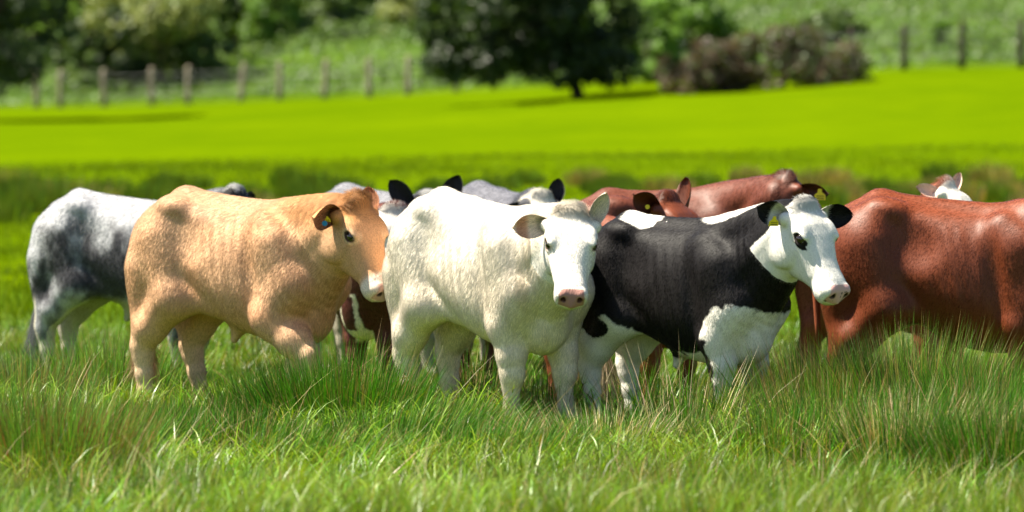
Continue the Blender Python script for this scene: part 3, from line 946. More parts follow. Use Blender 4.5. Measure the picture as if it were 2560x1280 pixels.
HERD.append(dict(label='glossy red cow with its rump beside the black and white cow, head beyond the picture', seed=4, loc=(2.62, 33.15), fwd=fwd_of(13), s=1.03,
    poll=(3.45, 32.7, 1.38), hfwd=(.6, -.3, -.7), lump=.45, coat=coat_red((.140, .029, .007), .55), mat=MAT['hide_gloss'], furmat=MAT['fur_gloss'], leg=1.0, belly=.03,
    ears=[((-.2, -.9, .1), (.6, -.6, 0)), ((.3, .9, .1), (.8, -.3, 0))], res=.0135, fine=.012, fur=120000, furL=.013, swirl=.45, lift=.09, r0=.00055,
    tail=dict(pts=[(-.70, 0, 1.19), (-.78, 0, 1.14), (-.82, .0, 1.02), (-.84, .02, .8), (-.83, .03, .6), (-.82, .03, .45)], col=(.2, .05, .02))))
HERD.append(dict(label='blue roan cow with pale back and dark mottled flank, standing behind the tan steer', seed=5, loc=(-2.53, 38.6), fwd=fwd_of(24), s=.97,
    poll=at(592, 478, 37.9), hfwd=(.62, -.35, -.68), coat=coat_roan(thr=-.35), mat=MAT['hide'], leg=1.0,
    ears=[((-.3, -.9, -.25), (.6, -.7, -.3)), ((.25, .9, .1), (.6, -.5, 0))], res=.017, fine=.012, fur=40000, furL=.02, r0=.0013))
HERD.append(dict(label='dark red cow with white face and brisket, behind the head of the tan steer', seed=6, loc=(-.64, 36.5), fwd=(-.70, -.71), s=.93,
    poll=at(985, 522, 35.75), hfwd=(.20, -.55, -.80), coat=coat_red((.075, .018, .011), .9, True, True), mat=MAT['hide'], leg=1.0,
    ears=[((-.93, -.15, -.12), (.1, -.9, -.3)), ((.9, -.1, .1), (.1, -.9, 0))], res=.017, fine=.010, fur=35000, furL=.02, r0=.0013, tuft=.05))
HERD.append(dict(label='slate grey roan with black upright ears, behind the rump of the white calf', seed=7, loc=(-.78, 39.0), fwd=fwd_of(38), s=.98,
    poll=at(1072, 492, 38.2), hfwd=(.25, -.55, -.79), coat=coat_roan(pale=(.17, .17, .19), thr=-.35), mat=MAT['hide'],
    ears=[((-.62, -.1, .75), (.2, -.95, 0)), ((.42, .05, .85), (-.1, -.95, 0))], earL=.24, earW=.16, res=.02, fine=.013, fur=25000, furL=.02, r0=.0016))
HERD.append(dict(label='dark grey cow with cream white forehead, half hidden beyond the white calf', seed=8, loc=(-.02, 39.6), fwd=fwd_of(62), s=.98,
    poll=at(1352, 488, 38.6), hfwd=(.30, -.50, -.80), coat=coat_roan(pale=(.11, .11, .13), thr=-.55, face_white=True), mat=MAT['hide'],
    ears=[((-.80, -.15, -.40), (.2, -.9, -.2)), ((.15, .2, .9), (.1, -.95, .1))], earL=.19, earW=.13, res=.02, fine=.013, fur=25000, furL=.02, r0=.0016))
HERD.append(dict(label='red cow with round yellow ear tag, behind the back of the black and white cow', seed=9, loc=(.74, 35.05), fwd=fwd_of(52), s=.90,
    hs=1.18, poll=at(1672, 494, 34.45), hfwd=(.62, -.40, -.66), lump=.5, coat=coat_red((.125, .028, .008), .35), mat=MAT['hide_gloss'], furmat=MAT['fur_gloss'],
    ears=[((-.62, -.5, .42), (-.2, -.85, 0)), ((.22, .30, .85), (-.75, -.6, .1))], earL=.20, earW=.145, res=.016, fine=.009, fur=45000, furL=.014, lift=.14, swirl=.5,
    tags=[(0, ('button', 'tag_yellow', (0, -1, 0)), .42, (0, 0, -.02))]))
HERD.append(dict(label='tall chestnut cow with its back above the others and a yellow flag tag', seed=10, loc=(1.08, 36.7), fwd=fwd_of(3), s=.985,
    poll=at(1968, 446, 36.2), hfwd=(.72, .35, -.55), roll=0, lump=.5, coat=coat_red((.100, .025, .011), .4), mat=MAT['hide_gloss'], furmat=MAT['fur_gloss'], wither=.11,
    ears=[((.92, -.25, -.12), (.1, -.8, -.3)), ((-.1, .9, .35), (0, .6, .6))], earL=.21, earW=.13, res=.017, fine=.011, fur=45000, furL=.014, lift=.14, swirl=.5, tuft=.06,
    tags=[(0, ('flag', 'tag_yellow', (0, -1, 0), 1.15), .72, (0, 0, .025))]))
HERD.append(dict(label='red cow with curly white poll showing above the back of the glossy red cow', seed=11, loc=(2.45, 36.2), fwd=fwd_of(40), s=.88,
    hs=1.0, poll=at(2368, 460, 35.5), hfwd=(.68, -.28, -.62), roll=0, coat=coat_red((.20, .055, .024), .3, True), mat=MAT['hide'],
    ears=[((-.95, -.10, .28), (.1, -.8, .4)), ((.25, .45, .62), (.2, -.9, 0), .09)], earL=.19, earW=.11, res=.02, fine=.011, fur=30000, furL=.022, tuft=.06))
ONLY = globals().get('ONLY_COWS')
for k_, c_ in enumerate(HERD):
    if ONLY is not None and k_ not in ONLY: continue
    for t_ in range(len(c_.get('tags', []))):
        ei, kd, u, off = c_['tags'][t_]
        kd = list(kd)
        f_ = c_['fwd']; yaw_ = math.atan2(f_[1], f_[0])
        Rl = np.array([[math.cos(yaw_), math.sin(yaw_), 0], [-math.sin(yaw_), math.cos(yaw_), 0], [0, 0, 1]])
        wv = kd[2] if kd[2] is not None else c_['ears'][ei][1]
        kd[2] = Rl @ np.array(wv, float)
        c_['tags'][t_] = (ei, tuple(kd), u, Rl @ (np.array(off, float) + .022 * unit(wv)))
    build_cow(c_)
# ------------------------------------------------------------------ vegetation
def blades(n, base, hgt, wid, lean_dir, lean, droop, col_root, col_tip, seg=3, face=None):
    """n tapered blades as one strip mesh: base (n,3), bending over toward lean_dir"""
    t = np.linspace(0, 1, seg + 1)
    ld = np.stack([np.cos(lean_dir), np.sin(lean_dir), np.zeros(n)], -1)
    if face is None: face = lean_dir + np.pi / 2 + RNG.normal(0, .5, n)
    sd = np.stack([np.cos(face), np.sin(face), np.zeros(n)], -1)
    V = np.zeros((n, seg * 2 + 1, 3), np.float32); C = np.zeros((n, seg * 2 + 1, 3), np.float32)
    for i, tt in enumerate(t):
        hor = lean * tt + droop * tt ** 2.2
        ver = tt * np.sqrt(np.clip(1 - (lean * .6) ** 2, .1, 1)) - droop * .62 * tt ** 3
        p = base + ld * (hor * hgt)[:, None] + np.array([0, 0, 1.0]) * (ver * hgt)[:, None]
        w = (wid * (1 - tt ** 1.6) * .5)[:, None] * (0.75 + .25 * min(1, tt * 4))
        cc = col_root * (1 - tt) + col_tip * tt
        if i < seg:
            V[:, 2 * i] = p - sd * w; V[:, 2 * i + 1] = p + sd * w; C[:, 2 * i] = cc; C[:, 2 * i + 1] = cc
        else:
            V[:, 2 * i] = p; C[:, 2 * i] = cc
    k = seg * 2 + 1
    tri = []
    for i in range(seg - 1):
        tri += [(2 * i, 2 * i + 1, 2 * i + 3), (2 * i, 2 * i + 3, 2 * i + 2)]
    tri.append((2 * seg - 2, 2 * seg - 1, 2 * seg))
    F = (np.arange(n)[:, None, None] * k + np.array(tri)[None]).reshape(-1, 3)
    return V.reshape(-1, 3), F, C.reshape(-1, 3)
def join(parts):
    Vs, Fs, Cs = [], [], []; o = 0
    for v, f, c in parts:
        Vs.append(v); Fs.append(f + o); Cs.append(c); o += len(v)
    return np.concatenate(Vs), np.concatenate(Fs), np.concatenate(Cs)
def jit(base, n, amt):
    return np.asarray(base) * (1 + RNG.normal(0, amt, (n, 1))) * (1 + RNG.normal(0, amt * .4, (n, 3)))
MAT['grass'] = tint_mat('grass_blades', .38, .32, .30, (1.35, 1.25, .35))
MAT['sward'] = tint_mat('sward_blades', .7, .05, .38, (1.3, 1.25, .3))
MAT['rush'] = tint_mat('rush_stems', .5, .2, .25, (1.2, 1.2, .5))
MAT['leaf'] = tint_mat('leaves', .5, .35, .35, (1.3, 1.25, .4))
WIND = 0.25

def scatter(n, y0, y1, margin=.5, powr=1.0):
    """roots spread over the strip of pasture the view takes in, between two distances"""
    y = y0 + (y1 - y0) * RNG.random(n) ** powr
    hw = y * 1280 / F_PX + margin
    x = (RNG.random(n) * 2 - 1) * hw
    return x, y
def make_grass():
    parts = []
    # meadow grass round the cattle, growing in tufts with gaps between
    nt, per = 5400, 32
    tx, ty = scatter(nt, 23.0, 46.0, .6, 1.25)
    T = np.stack([tx, ty, np.zeros(nt)], -1)
    q = vnoise(T, .9, 51); q2 = vnoise(T, 2.6, 52)
    th = np.clip((.165 + .065 * q + .04 * q2 + RNG.normal(0, .035, nt)) * (1 + .8 * sstep(30, 26.5, ty)), .06, .45)
    tcol = np.clip(jit((.066, .140, .005), nt, .42), .004, 1)
    yel = sstep(-.2, .8, vnoise(T, .7, 53) + RNG.normal(0, .35, nt))[:, None]
    tcol = tcol * (1 - .75 * yel) + jit((.155, .205, .007), nt, .2) * .75 * yel
    straw = RNG.random(nt) < .05
    tcol[straw] = jit((.26, .20, .09), int(straw.sum()), .2)
    idx = np.repeat(np.arange(nt), per); n = nt * per
    rr = np.abs(RNG.normal(0, .048, n)); aa = RNG.uniform(0, 6.283, n)
    x = tx[idx] + rr * np.cos(aa); y = ty[idx] + rr * np.sin(aa)
    P = np.stack([x, y, ground_h(x, y) - .01], -1)
    col = tcol[idx] * (1 + RNG.normal(0, .16, (n, 1)))
    dead = RNG.random(n) < .05
    col[dead] = jit((.30, .22, .10), int(dead.sum()), .2)
    ld = aa + RNG.normal(0, .5, n)
    hgt = th[idx] * RNG.uniform(.55, 1.2, n)
    droop = np.abs(RNG.normal(.22, .28, n)); lean = np.clip(rr * 4.5 + RNG.normal(.08, .15, n), 0, .9)
    parts.append(blades(n, P, hgt, RNG.uniform(.003, .009, n), ld, lean, droop, np.clip(col, .003, 1) * .7, np.clip(col, .003, 1) * 1.15))  # darker roots for contrast: partly natural, partly shade low in the tufts put into the colour
    # broad lush arching leaves in patches, catching the light where they bend
    n = 30000
    x, y = scatter(n, 23.0, 33.0, .3)
    P = np.stack([x, y, ground_h(x, y) - .01], -1)
    keep = vnoise(P * [1, 1, 0], .8, 61) > -.1
    P = P[keep]; n = len(P)
    col = np.clip(jit((.14, .235, .012), n, .3), .01, 1)
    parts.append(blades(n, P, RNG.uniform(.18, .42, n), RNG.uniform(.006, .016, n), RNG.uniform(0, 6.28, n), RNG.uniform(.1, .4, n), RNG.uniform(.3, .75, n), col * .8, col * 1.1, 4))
    V, F, C = join(parts)
    tag(link('meadow_grass', mesh_np('meadow_grass', V, F, MAT['grass'], False, C)), 'lush green grass growing round the legs of the cattle', 'grass', kind='stuff')
    # pale dead stalks lying over
    n = 900
    x, y = scatter(n, 24.0, 37.0, .4)
    P = np.stack([x, y, ground_h(x, y)], -1)
    m = (vnoise(P * [1, 1, 0], .55, 71) > -.05) | (RNG.random(n) < .2); P = P[m]; n = len(P)
    col = jit((.42, .33, .18), n, .25)
    s1 = blades(n, P, RNG.uniform(.25, .60, n), RNG.uniform(.0022, .0045, n), RNG.choice([.35, .5, 2.7, .1], n) + RNG.normal(0, .6, n), RNG.uniform(.3, 1.05, n), RNG.uniform(0, .25, n), col * .8, col * 1.1, 3)
    tag(link('dead_stalks', mesh_np('dead_stalks', *s1[:2], MAT['rush'], False, s1[2])), 'pale dead grass stalks leaning over the green grass', 'dead grass', kind='stuff')
    # sparser, coarser tufts over the open sward behind the cattle
    n = 90000
    x, y = scatter(n, 46, 105, 1.0)
    P = np.stack([x, y, ground_h(x, y) - .01], -1)
    sown = sstep(46, 62, P[:, 1] + 5 * vnoise(P * [1, 1, 0], .2, 9))
    hgt = (np.clip(.20 + .08 * vnoise(P * [1, 1, 0], .3, 54) + RNG.normal(0, .05, n), .06, .4)) * (1 - .55 * sown)
    col = jit((.085, .140, .003), n, .2) * (1 - sown[:, None]) + jit((.070, .112, .001), n, .14) * sown[:, None]
    s2 = blades(n, P, hgt, RNG.uniform(.008, .016, n), RNG.uniform(0, 6.28, n), np.abs(RNG.normal(.2, .2, n)), np.abs(RNG.normal(.15, .2, n)), col * .85, col * 1.1, 2)
    tag(link('far_sward', mesh_np('far_sward', *s2[:2], MAT['sward'], False, s2[2])), 'short bright grass of the open sward behind the herd', 'grass', kind='stuff')
make_grass()

def tussock(px, d, rad, hgt, n, label, green=(.040, .118, .006), dead=.22, brown=(.22, .115, .035), fan=.38, px_is_x=False, lean0=(0, 0), deadcol=(.42, .31, .15)):
    """a soft-rush clump: stems fan out from a tight base, tips browned"""
    x0 = (px - 1280) / F_PX * d
    z0 = float(ground_h(x0, d))
    root = empty('rush_tussock', (x0, d, z0))
    tag(root, label, 'rush', 'rush tussocks among the grass')
    def stems(n, cols, tips, w, hm):
        r = rad * np.sqrt(RNG.random(n)); a = RNG.uniform(0, 6.283, n)
        P = np.stack([r * np.cos(a), r * np.sin(a) * .8, np.zeros(n)], -1)
        P[:, 2] = ground_h(P[:, 0] + x0, P[:, 1] + d) - z0 - .02
        out = r / rad * fan + RNG.normal(0, .10, n)
        lx, ly = np.cos(a) * out + lean0[0] + RNG.normal(0, .08, n), np.sin(a) * out + lean0[1]
        ld = np.arctan2(ly, lx); lean = np.clip(np.hypot(lx, ly), 0, 1.1)
        H = hgt * 1.12 * hm * RNG.uniform(.5, 1.08, n) * (1 - .25 * (r / rad) ** 2)
        return blades(n, P, H, RNG.uniform(*w, n), ld, lean, np.abs(RNG.normal(.03, .08, n)), cols, tips, 3, face=RNG.normal(0, .6, n))
    g = np.clip(jit(green, n, .45), .004, 1)
    gt = g * 1.5; br = RNG.random(n) < .08; gt[br] = jit((.30, .20, .07), int(br.sum()), .2)
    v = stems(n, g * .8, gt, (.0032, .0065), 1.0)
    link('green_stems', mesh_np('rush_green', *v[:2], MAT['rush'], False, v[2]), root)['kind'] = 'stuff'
    nd = max(8, int(n * dead * .42)); db = jit(brown, nd, .25); dt = jit(deadcol, nd, .25)
    v = stems(nd, db, dt, (.0030, .0060), 1.03)
    link('dead_stems', mesh_np('rush_dead', *v[:2], MAT['rush'], False, v[2]), root)['kind'] = 'stuff'
    return root
TUSSOCKS = [
    (30, 30.6, .42, .42, 1500, 'rush clump at the foot of the straggly rushes', dict(dead=.2)),
    (300, 29.4, .40, .36, 1500, 'fine green rush clump above the russet based one', dict(dead=.25, lean0=(.25, 0))),
    (560, 29.7, .40, .34, 1500, 'soft green rush clump in the open grass before the steer', dict(dead=.2)),
    (790, 28.4, .40, .34, 1500, 'wind combed rush clump in front of the thick dark clump', dict(dead=.2, lean0=(.4, 0))),
    (1000, 29.6, .40, .36, 1600, 'dense green rush clump below the calf\'s hind hooves', dict(dead=.12, lean0=(.2, 0))),
    (1290, 28.6, .40, .36, 1400, 'green rush clump leaning under the bleached rushes', dict(dead=.3, lean0=(.4, 0))),
    (1930, 28.9, .40, .38, 1400, 'mixed green and straw rush clump in the lush grass', dict(dead=.5)),
    (2430, 30.2, .42, .50, 1800, 'deep green rush clump between the red cow and straw clump', dict(dead=.25)),
    (850, 31.2, .42, .56, 3000, 'thick dark green rush clump in front of the tan steer', dict(dead=.10)),
    (690, 31.6, .34, .44, 1500, 'shorter rush clump beneath the tan steer\'s bent foreleg', dict(dead=.15)),
    (270, 35.2, .50, 0.52, 2400, 'upright rush clump left of the tan steer\'s hind legs', dict(dead=.12, green=(.075, .165, .018))),
    (60, 34.6, .45, 0.42, 1400, 'straggly rush clump under the blue roan cow\'s hind legs', dict(dead=.35, green=(.08, .15, .03))),
    (440, 31.3, .40, 0.3, 1300, 'low rush clump before the tan steer\'s hind hooves', dict(dead=.3)),
    (110, 27.3, .44, .56, 3000, 'russet based rush clump low in the lush grass', dict(dead=.75, brown=(.12, .045, .018), deadcol=(.24, .13, .045), green=(.08, .17, .02))),
    (1120, 31.0, .38, 0.32, 1500, 'leaning rush clump beside the white calf\'s hind legs', dict(dead=.25, lean0=(.35, 0))),
    (1190, 33.6, .25, 0.45, 450, 'brown rush clump under the white calf\'s belly', dict(dead=.8)),
    (1370, 32.6, .20, 0.4, 300, 'sparse brown rushes between the white calf\'s forelegs', dict(dead=.9, brown=(.20, .09, .03))),
    (1545, 33.2, .30, 0.4, 600, 'rush clump between the black and white cow\'s hind legs', dict(dead=.5)),
    (1500, 29.9, .42, 0.32, 900, 'bleached dead rush clump fanning below the white calf\'s forelegs', dict(dead=1.0, fan=.8, deadcol=(.62, .50, .32), brown=(.40, .28, .14))),
    (1690, 30.6, .34, 0.55, 260, 'tall bleached stalks before the black and white cow\'s legs', dict(dead=.6, fan=.5, deadcol=(.62, .50, .32), brown=(.40, .28, .14))),
    (1840, 31.3, .36, 0.36, 1100, 'olive rush clump at the black and white cow\'s forelegs', dict(dead=.5, green=(.075, .13, .018))),
    (2050, 31.9, .42, 0.58, 2200, 'tall rusty rush clump between the black cow and red cow', dict(dead=.55, brown=(.30, .15, .04), green=(.075, .14, .018))),
    (2290, 31.8, .50, .66, 2600, 'large olive rush clump hiding the red cow\'s hind legs', dict(dead=.35, green=(.075, .14, .020))),
    (2500, 31.4, .44, 0.52, 1900, 'rush clump hiding the red cow\'s forelegs', dict(dead=.35)),
    (2330, 28.6, .42, .50, 1600, 'straw coloured rush clump in front of the red cow', dict(dead=.9, fan=.6, lean0=(.25, 0), deadcol=(.52, .40, .22), brown=(.30, .20, .08))),
    (2100, 29.8, .45, .46, 1600, 'green rush clump in the grass before the tall rushes', dict(dead=.35)),
    (2520, 27.8, .42, .54, 2000, 'dark rush clump at the edge of the lush grass', dict(dead=.25)),
    (1690, 25.4, .16, .34, 260, 'brown seeding dock clump low in the front grass', dict(dead=1.0, brown=(.24, .08, .03), deadcol=(.30, .11, .04))),
]
for (px, d, rad, hg, n, lab, kw) in TUSSOCKS:
    tussock(px, d, rad, hg, n, lab, **kw)
# ------------------------------------------------------------------ rush belt across the middle distance: a mass nobody could count
def rush_belt():
    parts = []
    hum = [(60, 300, .62), (150, 240, .60), (0, 200, .6), (300, 120, .40), (380, 120, .48), (470, 110, .40), (610, 130, .44), (720, 120, .50), (800, 140, .50), (880, 120, .44), (990, 120, .36),
           (1110, 130, .34), (1240, 140, .40), (1330, 110, .34), (1480, 130, .44), (1560, 120, .40), (1700, 140, .44), (1800, 120, .38), (1890, 90, .46), (2010, 130, .46), (2110, 110, .42), (2220, 120, .48), (2330, 130, .52), (2420, 120, .55), (2500, 130, .50), (2590, 120, .50)]
    for k, (px, wpx, hh) in enumerate(hum):
        for rep in range(3):
            n = 420; d = RNG.uniform(76, 90); x0 = (px + RNG.normal(0, 22) - 1280) / F_PX * d; w = wpx / F_PX * d * .5 * RNG.uniform(.6, 1.1)
            r = np.sqrt(RNG.random(n)); a = RNG.uniform(0, 6.283, n)
            P = np.stack([x0 + w * r * np.cos(a), d + .8 * r * np.sin(a), np.zeros(n)], -1); P[:, 2] = ground_h(P[:, 0], P[:, 1]) - .02
            tan = RNG.random() < (.12 + .5 * (px > 2250) + .3 * (1300 < px < 2200))
            col = np.clip(jit((.20, .17, .06) if tan else (.072, .118, .014), n, .34), .004, 1)
            parts.append(blades(n, P, RNG.uniform(.35, .85, n) * hh * (1.1 - .45 * r * r), RNG.uniform(.012, .022, n), a, .3 * r, np.zeros(n) + .03, col * .8, col * 1.15, 2, face=RNG.normal(0, .6, n)))
    V, F, C = join(parts)
    tag(link('rush_belt', mesh_np('rush_belt', V, F, MAT['sward'], False, C)), 'belt of dark rushes crossing the pasture behind the herd', 'rushes', kind='stuff')
rush_belt()

# ------------------------------------------------------------------ fences
MAT['post'] = simple_mat('weathered_wood', (.20, .165, .125), .85, .2, .35, 14, .5)
MAT['post_dark'] = simple_mat('creosoted_wood', (.038, .028, .022), .8, .2, .35, 14, .5)
MAT['wire'] = simple_mat('fence_wire', (.30, .30, .29), .5, .5)
def fence(posts, label, mat, dist):
    root = empty('post_and_wire_fence', (0, dist, float(ground_h(0, dist))))
    off = np.array(root.location)
    tag(root, label, 'fence')
    tops = []
    for (px, d, hg, tilt) in posts:
        x = (px - 1280) / F_PX * d; z = float(ground_h(x, d))
        n = 9
        pts = [np.array([x + tilt * t * hg, d, z - .12 + t * (hg + .12)]) - off for t in (0, .3, .6, .93, 1)]
        v, f = tube(np.array(pts), [.088, .085, .083, .078, .06], n)
        link('post', mesh_np('fence_post', v, f, mat, True), root)
        tops.append((x, d, z, hg, tilt))
    for hh in (.35, .70, .95):
        for a, b in zip(tops[:-1], tops[1:]):
            p = np.array([a[0] + a[4] * hh, a[1] - .07, a[2] + hh * a[3] / 1.15]) - off; q = np.array([b[0] + b[4] * hh, b[1] - .07, b[2] + hh * b[3] / 1.15]) - off
            mid = (p + q) / 2 - np.array([0, 0, .02])
            v, f = tube(np.array([p, mid, q]), [.005] * 3, 5, False)
            link('wire', mesh_np('fence_wire', v, f, MAT['wire'], True), root)
def fd_at(px):
    d = 158.0
    for _ in range(6): d = float(fence_d((px - 1280) / F_PX * d)) - .6
    return d
LP = [(92, .0), (152, .02), (262, -.02), (380, .0), (472, .0), (602, .10), (700, .0), (812, .05), (925, -.03), (1022, .0), (1140, .02)]
fence([(px, fd_at(px), 1.12, t) for px, t in LP], 'weathered post and wire fence along the foot of the overgrown bank', MAT['post'], 160)
RP = [(1478, .0), (1618, .0), (1990, .0), (2128, .0), (2260, .01), (2405, .0), (2552, .0)]
fence([(px, fd_at(px), 1.20, t) for px, t in RP], 'dark post and wire fence beyond the brown bush', MAT['post_dark'], 150)
fence([(px, 190.0, 1.15, t) for px, t in [(2130, 0), (2225, .03), (2365, 0), (2500, .02), (2640, 0)]], 'short row of posts higher up the grassy hillside', MAT['post_dark'], 190)

# ------------------------------------------------------------------ trees and bushes
MAT['bark'] = simple_mat('bark', (.055, .042, .030), .9, .15, .4, 9, .6)
def leaf_cloud(n, centres, radii, size, cols, seed, squash=.8, hollow=.35):
    """leaf-sized faces in clumps spread through a crown"""
    k = RNG.choice(len(centres), n, p=np.array(radii) ** 2 / (np.array(radii) ** 2).sum())
    c = np.asarray(centres)[k]; r = np.asarray(radii)[k]
    d = RNG.normal(0, 1, (n, 3)); d /= np.linalg.norm(d, axis=1)[:, None]
    rr = (hollow + (1 - hollow) * RNG.random(n)) ** .6
    P = c + d * (r * rr)[:, None] * np.array([1, 1, squash])
    nrm = unit_rows(d * .7 + RNG.normal(0, .6, (n, 3)) + np.array([0, 0, .35]))
    t = unit_rows(np.cross(nrm, RNG.normal(0, 1, (n, 3)))); b = np.cross(nrm, t)
    s = size * RNG.uniform(.6, 1.3, n)
    L = t * s[:, None]; W = b * (s * .55)[:, None]
    V = np.stack([P - L, P + W * .8, P + L, P - W * .8], 1).reshape(-1, 3)
    F = np.arange(n * 4).reshape(-1, 4)
    ci = RNG.choice(len(cols), n)
    C = np.array(cols)[ci] * (1 + RNG.normal(0, .16, (n, 1)))
    C = C * (1 + .25 * vnoise(P, 1.1, seed))[:, None]
    return V, F, np.clip(np.repeat(C, 4, 0), .003, 1)
def unit_rows(a):
    return a / (np.linalg.norm(a, axis=1)[:, None] + 1e-9)
def tree(px, d, base_py, h, w, depth, label, cat, cols, n, size=.13, trunk_h=None, trunk_r=.16, lean=(0, 0), name='broadleaf_tree', low=0.15, nc=26, squash=.8, seed=0, group=None, offx=0, rmul=1.0):
    x0 = (px - 1280) / F_PX * d; z0 = float(ground_h(x0, d))
    root = empty(name, (x0, d, z0)); tag(root, label, cat, group)
    th = trunk_h or h * .35
    # trunk and limbs
    top = np.array([lean[0] * th, lean[1] * th, th])
    tp = bez((0, 0, -.2), np.array([lean[0] * th * .3, 0, th * .6]), top, 8)
    parts = [tube(tp, np.linspace(trunk_r, trunk_r * .6, 9), 9)]
    cents, rads = [], []
    for i in range(nc):
        a = RNG.uniform(0, 6.283); e = RNG.random() ** .6
        zz = h * (low + (1 - low) * RNG.random())
        prof = math.sin(math.pi * min(.97, max(.12, (zz / h - low) / (1.0 - low) * .80 + .18))) ** .6
        cx, cyy = offx + math.cos(a) * w / 2 * e * prof, math.sin(a) * depth / 2 * e * prof
        cents.append((cx + top[0] * .6, cyy, zz)); rads.append(RNG.uniform(.13, .24) * w * rmul)
    for i in range(min(9, nc)):
        c = np.array(cents[i]); p0 = tp[RNG.integers(4, 9)]
        parts.append(tube(bez(p0, (p0 + c) / 2 + np.array([0, 0, .1 * h]), c, 5), np.linspace(trunk_r * .45, trunk_r * .08, 6), 6))
    Vs, Fs = [], []; o = 0
    for v, f in parts: Vs.append(v); Fs.append(f + o); o += len(v)
    link('trunk', mesh_np('trunk', np.concatenate(Vs), np.concatenate(Fs), MAT['bark'], True), root)
    V, F, C = leaf_cloud(n, cents, rads, size, cols, seed, squash)
    zg = ground_h(V[:, 0] + x0, V[:, 1] + d) - z0
    V[:, 2] = np.maximum(V[:, 2], zg + .02 + RNG.random(len(V)) * .1)
    link('crown', mesh_np('crown', V, F, MAT['leaf'], False, C), root)
    return root
DKG = [(.022, .042, .008), (.030, .058, .010), (.018, .034, .008)]
MDG = [(.055, .105, .016), (.075, .135, .020), (.045, .085, .015)]
LTG = [(.10, .20, .020), (.13, .24, .025), (.085, .165, .02)]
PLG = [(.17, .21, .055), (.22, .24, .075), (.12, .165, .04)]
BNK = [(.085, .135, .035), (.11, .165, .045), (.07, .12, .03)]
BRN = [(.085, .060, .040), (.11, .075, .050), (.055, .045, .028)]
tree(1450, 143, 175, 5.4, 6.0, 5, 'dark spreading tree with leaning trunk in the hedge line', 'tree', DKG, 24000, .12, 1.9, .17, (-.45, 0), low=.12, nc=95, seed=1, offx=-.55, rmul=.55)
tree(-40, 152, 210, 8.5, 5.0, 5, 'very dark tree whose branches hang over the weathered fence', 'tree', DKG, 15000, .12, 2.4, .25, (0, 0), low=.10, nc=34, seed=2)
tree(150, 178, 190, 7.0, 4.6, 4, 'shadowy dark green tree behind the weathered fence posts', 'tree', DKG[:1] + MDG, 12000, .11, 1.6, .16, low=.06, seed=3)
tree(262, 174, 180, 5.0, 2.2, 2.2, 'mid green slender tree beside the pale leaved one', 'tree', MDG + LTG[:1], 8000, .11, 1.0, .10, low=.06, seed=4)
tree(405, 172, 190, 5.6, 4.2, 3, 'pale yellow leaved tree behind the weathered fence', 'tree', PLG, 10000, .12, 1.1, .12, low=.13, seed=5)
tree(300, 171, 190, 2.4, 1.6, 1.6, 'dark evergreen bush under the pale leaved tree', 'bush', DKG, 5000, .10, .5, .08, low=.05, name='evergreen_bush', seed=6)
tree(600, 178, 160, 7.0, 3.6, 3.6, 'mid green tree standing above the overgrown bank', 'tree', MDG, 9000, .13, 1.6, .16, low=.12, seed=7)
tree(760, 182, 120, 6.5, 4.2, 4, 'light green rounded tree standing above the overgrown bank', 'tree', LTG + MDG[:1], 10000, .13, 1.2, .15, low=.08, seed=8)
tree(960, 190, 80, 8.0, 5.0, 5, 'blackish green tree at the head of the overgrown bank', 'tree', DKG, 11000, .15, 1.6, .2, low=.06, seed=9)
tree(1130, 186, 80, 7.0, 3.2, 3, 'olive green tree between the blackish tree and spreading tree', 'tree', [(.075, .09, .018), (.10, .11, .025)], 8000, .13, 1.4, .15, low=.10, seed=10)
tree(1722, 160, 130, 2.6, 2.3, 2.2, 'bright green rounded shrub behind the brown bush', 'shrub', LTG, 6500, .10, .6, .07, low=.10, name='green_shrub', seed=11)
tree(1765, 141, 180, 1.15, 3.0, 1.5, 'smaller brown twiggy bush beside the spreading tree', 'bush', BRN, 6000, .07, .3, .05, low=.02, name='twiggy_bush', nc=45, rmul=.55, seed=12, group='brown bushes')
tree(1960, 141, 175, 1.30, 4.8, 1.6, 'larger brown twiggy bush before the dark fence', 'bush', BRN + BNK[:1], 9000, .07, .3, .05, low=.02, name='twiggy_bush', nc=60, rmul=.45, seed=13, group='brown bushes')
tree(2350, 156, 110, .8, .7, .7, 'small green sapling bush among the dark fence posts', 'bush', LTG, 1500, .07, .2, .03, low=.05, name='sapling_bush', nc=10, seed=14)
tree(1500, 214, 30, 9.0, 6.5, 6, 'tall dark tree on the hillside behind the spreading tree', 'tree', DKG, 12000, .17, 2, .22, low=.05, seed=15)
tree(430, 186, 80, 9.0, 6.0, 6, 'tall dark tree behind the pale leaved tree', 'tree', MDG + DKG[:1], 12000, .13, 1.6, .18, low=.05, seed=16)
tree(1900, 206, 0, 8.0, 6.5, 6, 'dark tree on the hill crest beyond the bright shrub', 'tree', DKG, 9000, .18, 2, .22, low=.05, seed=17)
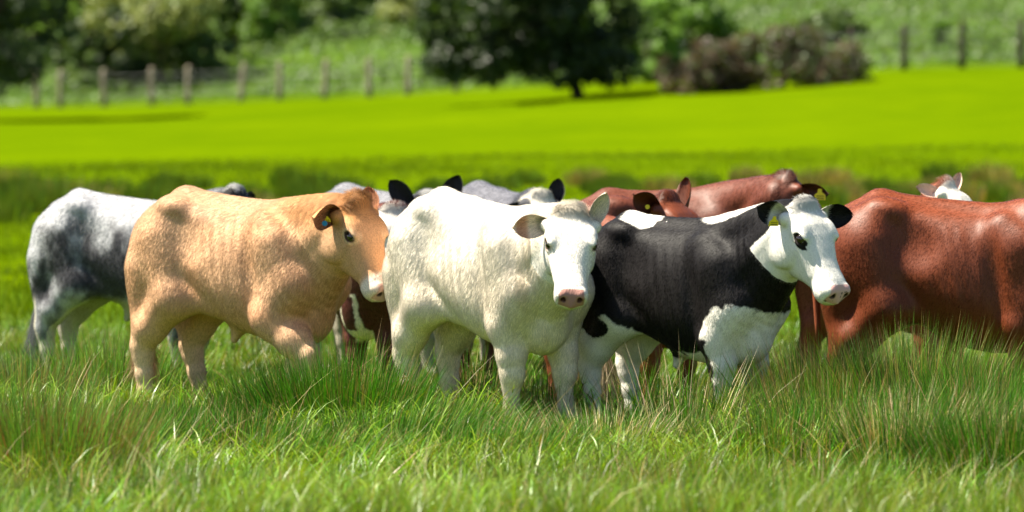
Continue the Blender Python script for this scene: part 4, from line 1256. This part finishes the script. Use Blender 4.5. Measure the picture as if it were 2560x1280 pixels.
for k, (px, d, hh, ww, cc, lb) in enumerate([
        (215, 172, 2.0, 1.9, BNK, 'greyish green shrub between the shadowy tree and the slender tree'),
        (500, 172, 2.0, 2.2, BNK, 'greyish green shrub beside the pale leaved tree'),
        (690, 176, 2.6, 2.4, LTG, 'bright green shrub under the light rounded tree on the bank'),
        (850, 177, 1.8, 2.6, BNK, 'low greyish green shrub on the open face of the bank'),
        (880, 184, 3.6, 2.6, DKG, 'dark green shrub at the top of the open bank'),
        (1040, 174, 1.8, 2.2, PLG, 'pale olive shrub beside the boughs of the spreading tree'),
        (560, 181, 3.8, 2.4, DKG, 'tall dark green shrub behind the greyish shrub'),
        (330, 177, 3.4, 2.4, PLG, 'pale olive shrub behind the dark evergreen bush'),
        (1640, 152, 1.5, 1.7, LTG, 'bright green shrub between the spreading tree and brown bushes'),
        (2080, 158, 1.1, 1.9, BNK, 'greyish green shrub behind the larger brown bush')]):
    tree(px, d, 0, hh, ww, ww * .8, lb, 'shrub', cc, 4500, .095, hh * .2, .05, low=.03, name='bank_shrub', nc=30, rmul=.7, seed=30 + k, group='shrubs on the bank')
def bank_cover():
    """brambles and rank herbage over the bank behind the fence: leaves nobody could count"""
    n = 90000
    px = RNG.uniform(-60, 2640, n); d = RNG.uniform(149, 205, n)
    x = (px - 1280) / F_PX * d
    fd = fence_d(x)
    keep = d > fd + .8; x, d = x[keep], d[keep]; n = len(x)
    P = np.stack([x, d, np.zeros(n)], -1)
    hump = np.clip(.22 + .38 * vnoise(P, .42, 81) + .30 * np.exp(-((x + 5) / 7) ** 2), .05, 1.1)
    P[:, 2] = ground_h(x, d) + hump * RNG.random(n) ** .6
    nrm = unit_rows(RNG.normal(0, .7, (n, 3)) + np.array([0, -.2, .7]))
    t = unit_rows(np.cross(nrm, RNG.normal(0, 1, (n, 3)))); b = np.cross(nrm, t)
    s = .085 * RNG.uniform(.6, 1.4, n)
    V = np.stack([P - t * s[:, None], P + b * (s * .5)[:, None], P + t * s[:, None], P - b * (s * .5)[:, None]], 1).reshape(-1, 3)
    cols = np.array(BNK + LTG[:1])[RNG.choice(4, n)] * (1 + .35 * vnoise(P, .5, 82))[:, None]
    tag(link('bank_brambles', mesh_np('bank_brambles', V, np.arange(n * 4).reshape(-1, 4), MAT['leaf'], False, np.repeat(cols, 4, 0))), 'tangled brambles and rank weeds over the bank behind the fences', 'brambles', kind='stuff')
bank_cover()
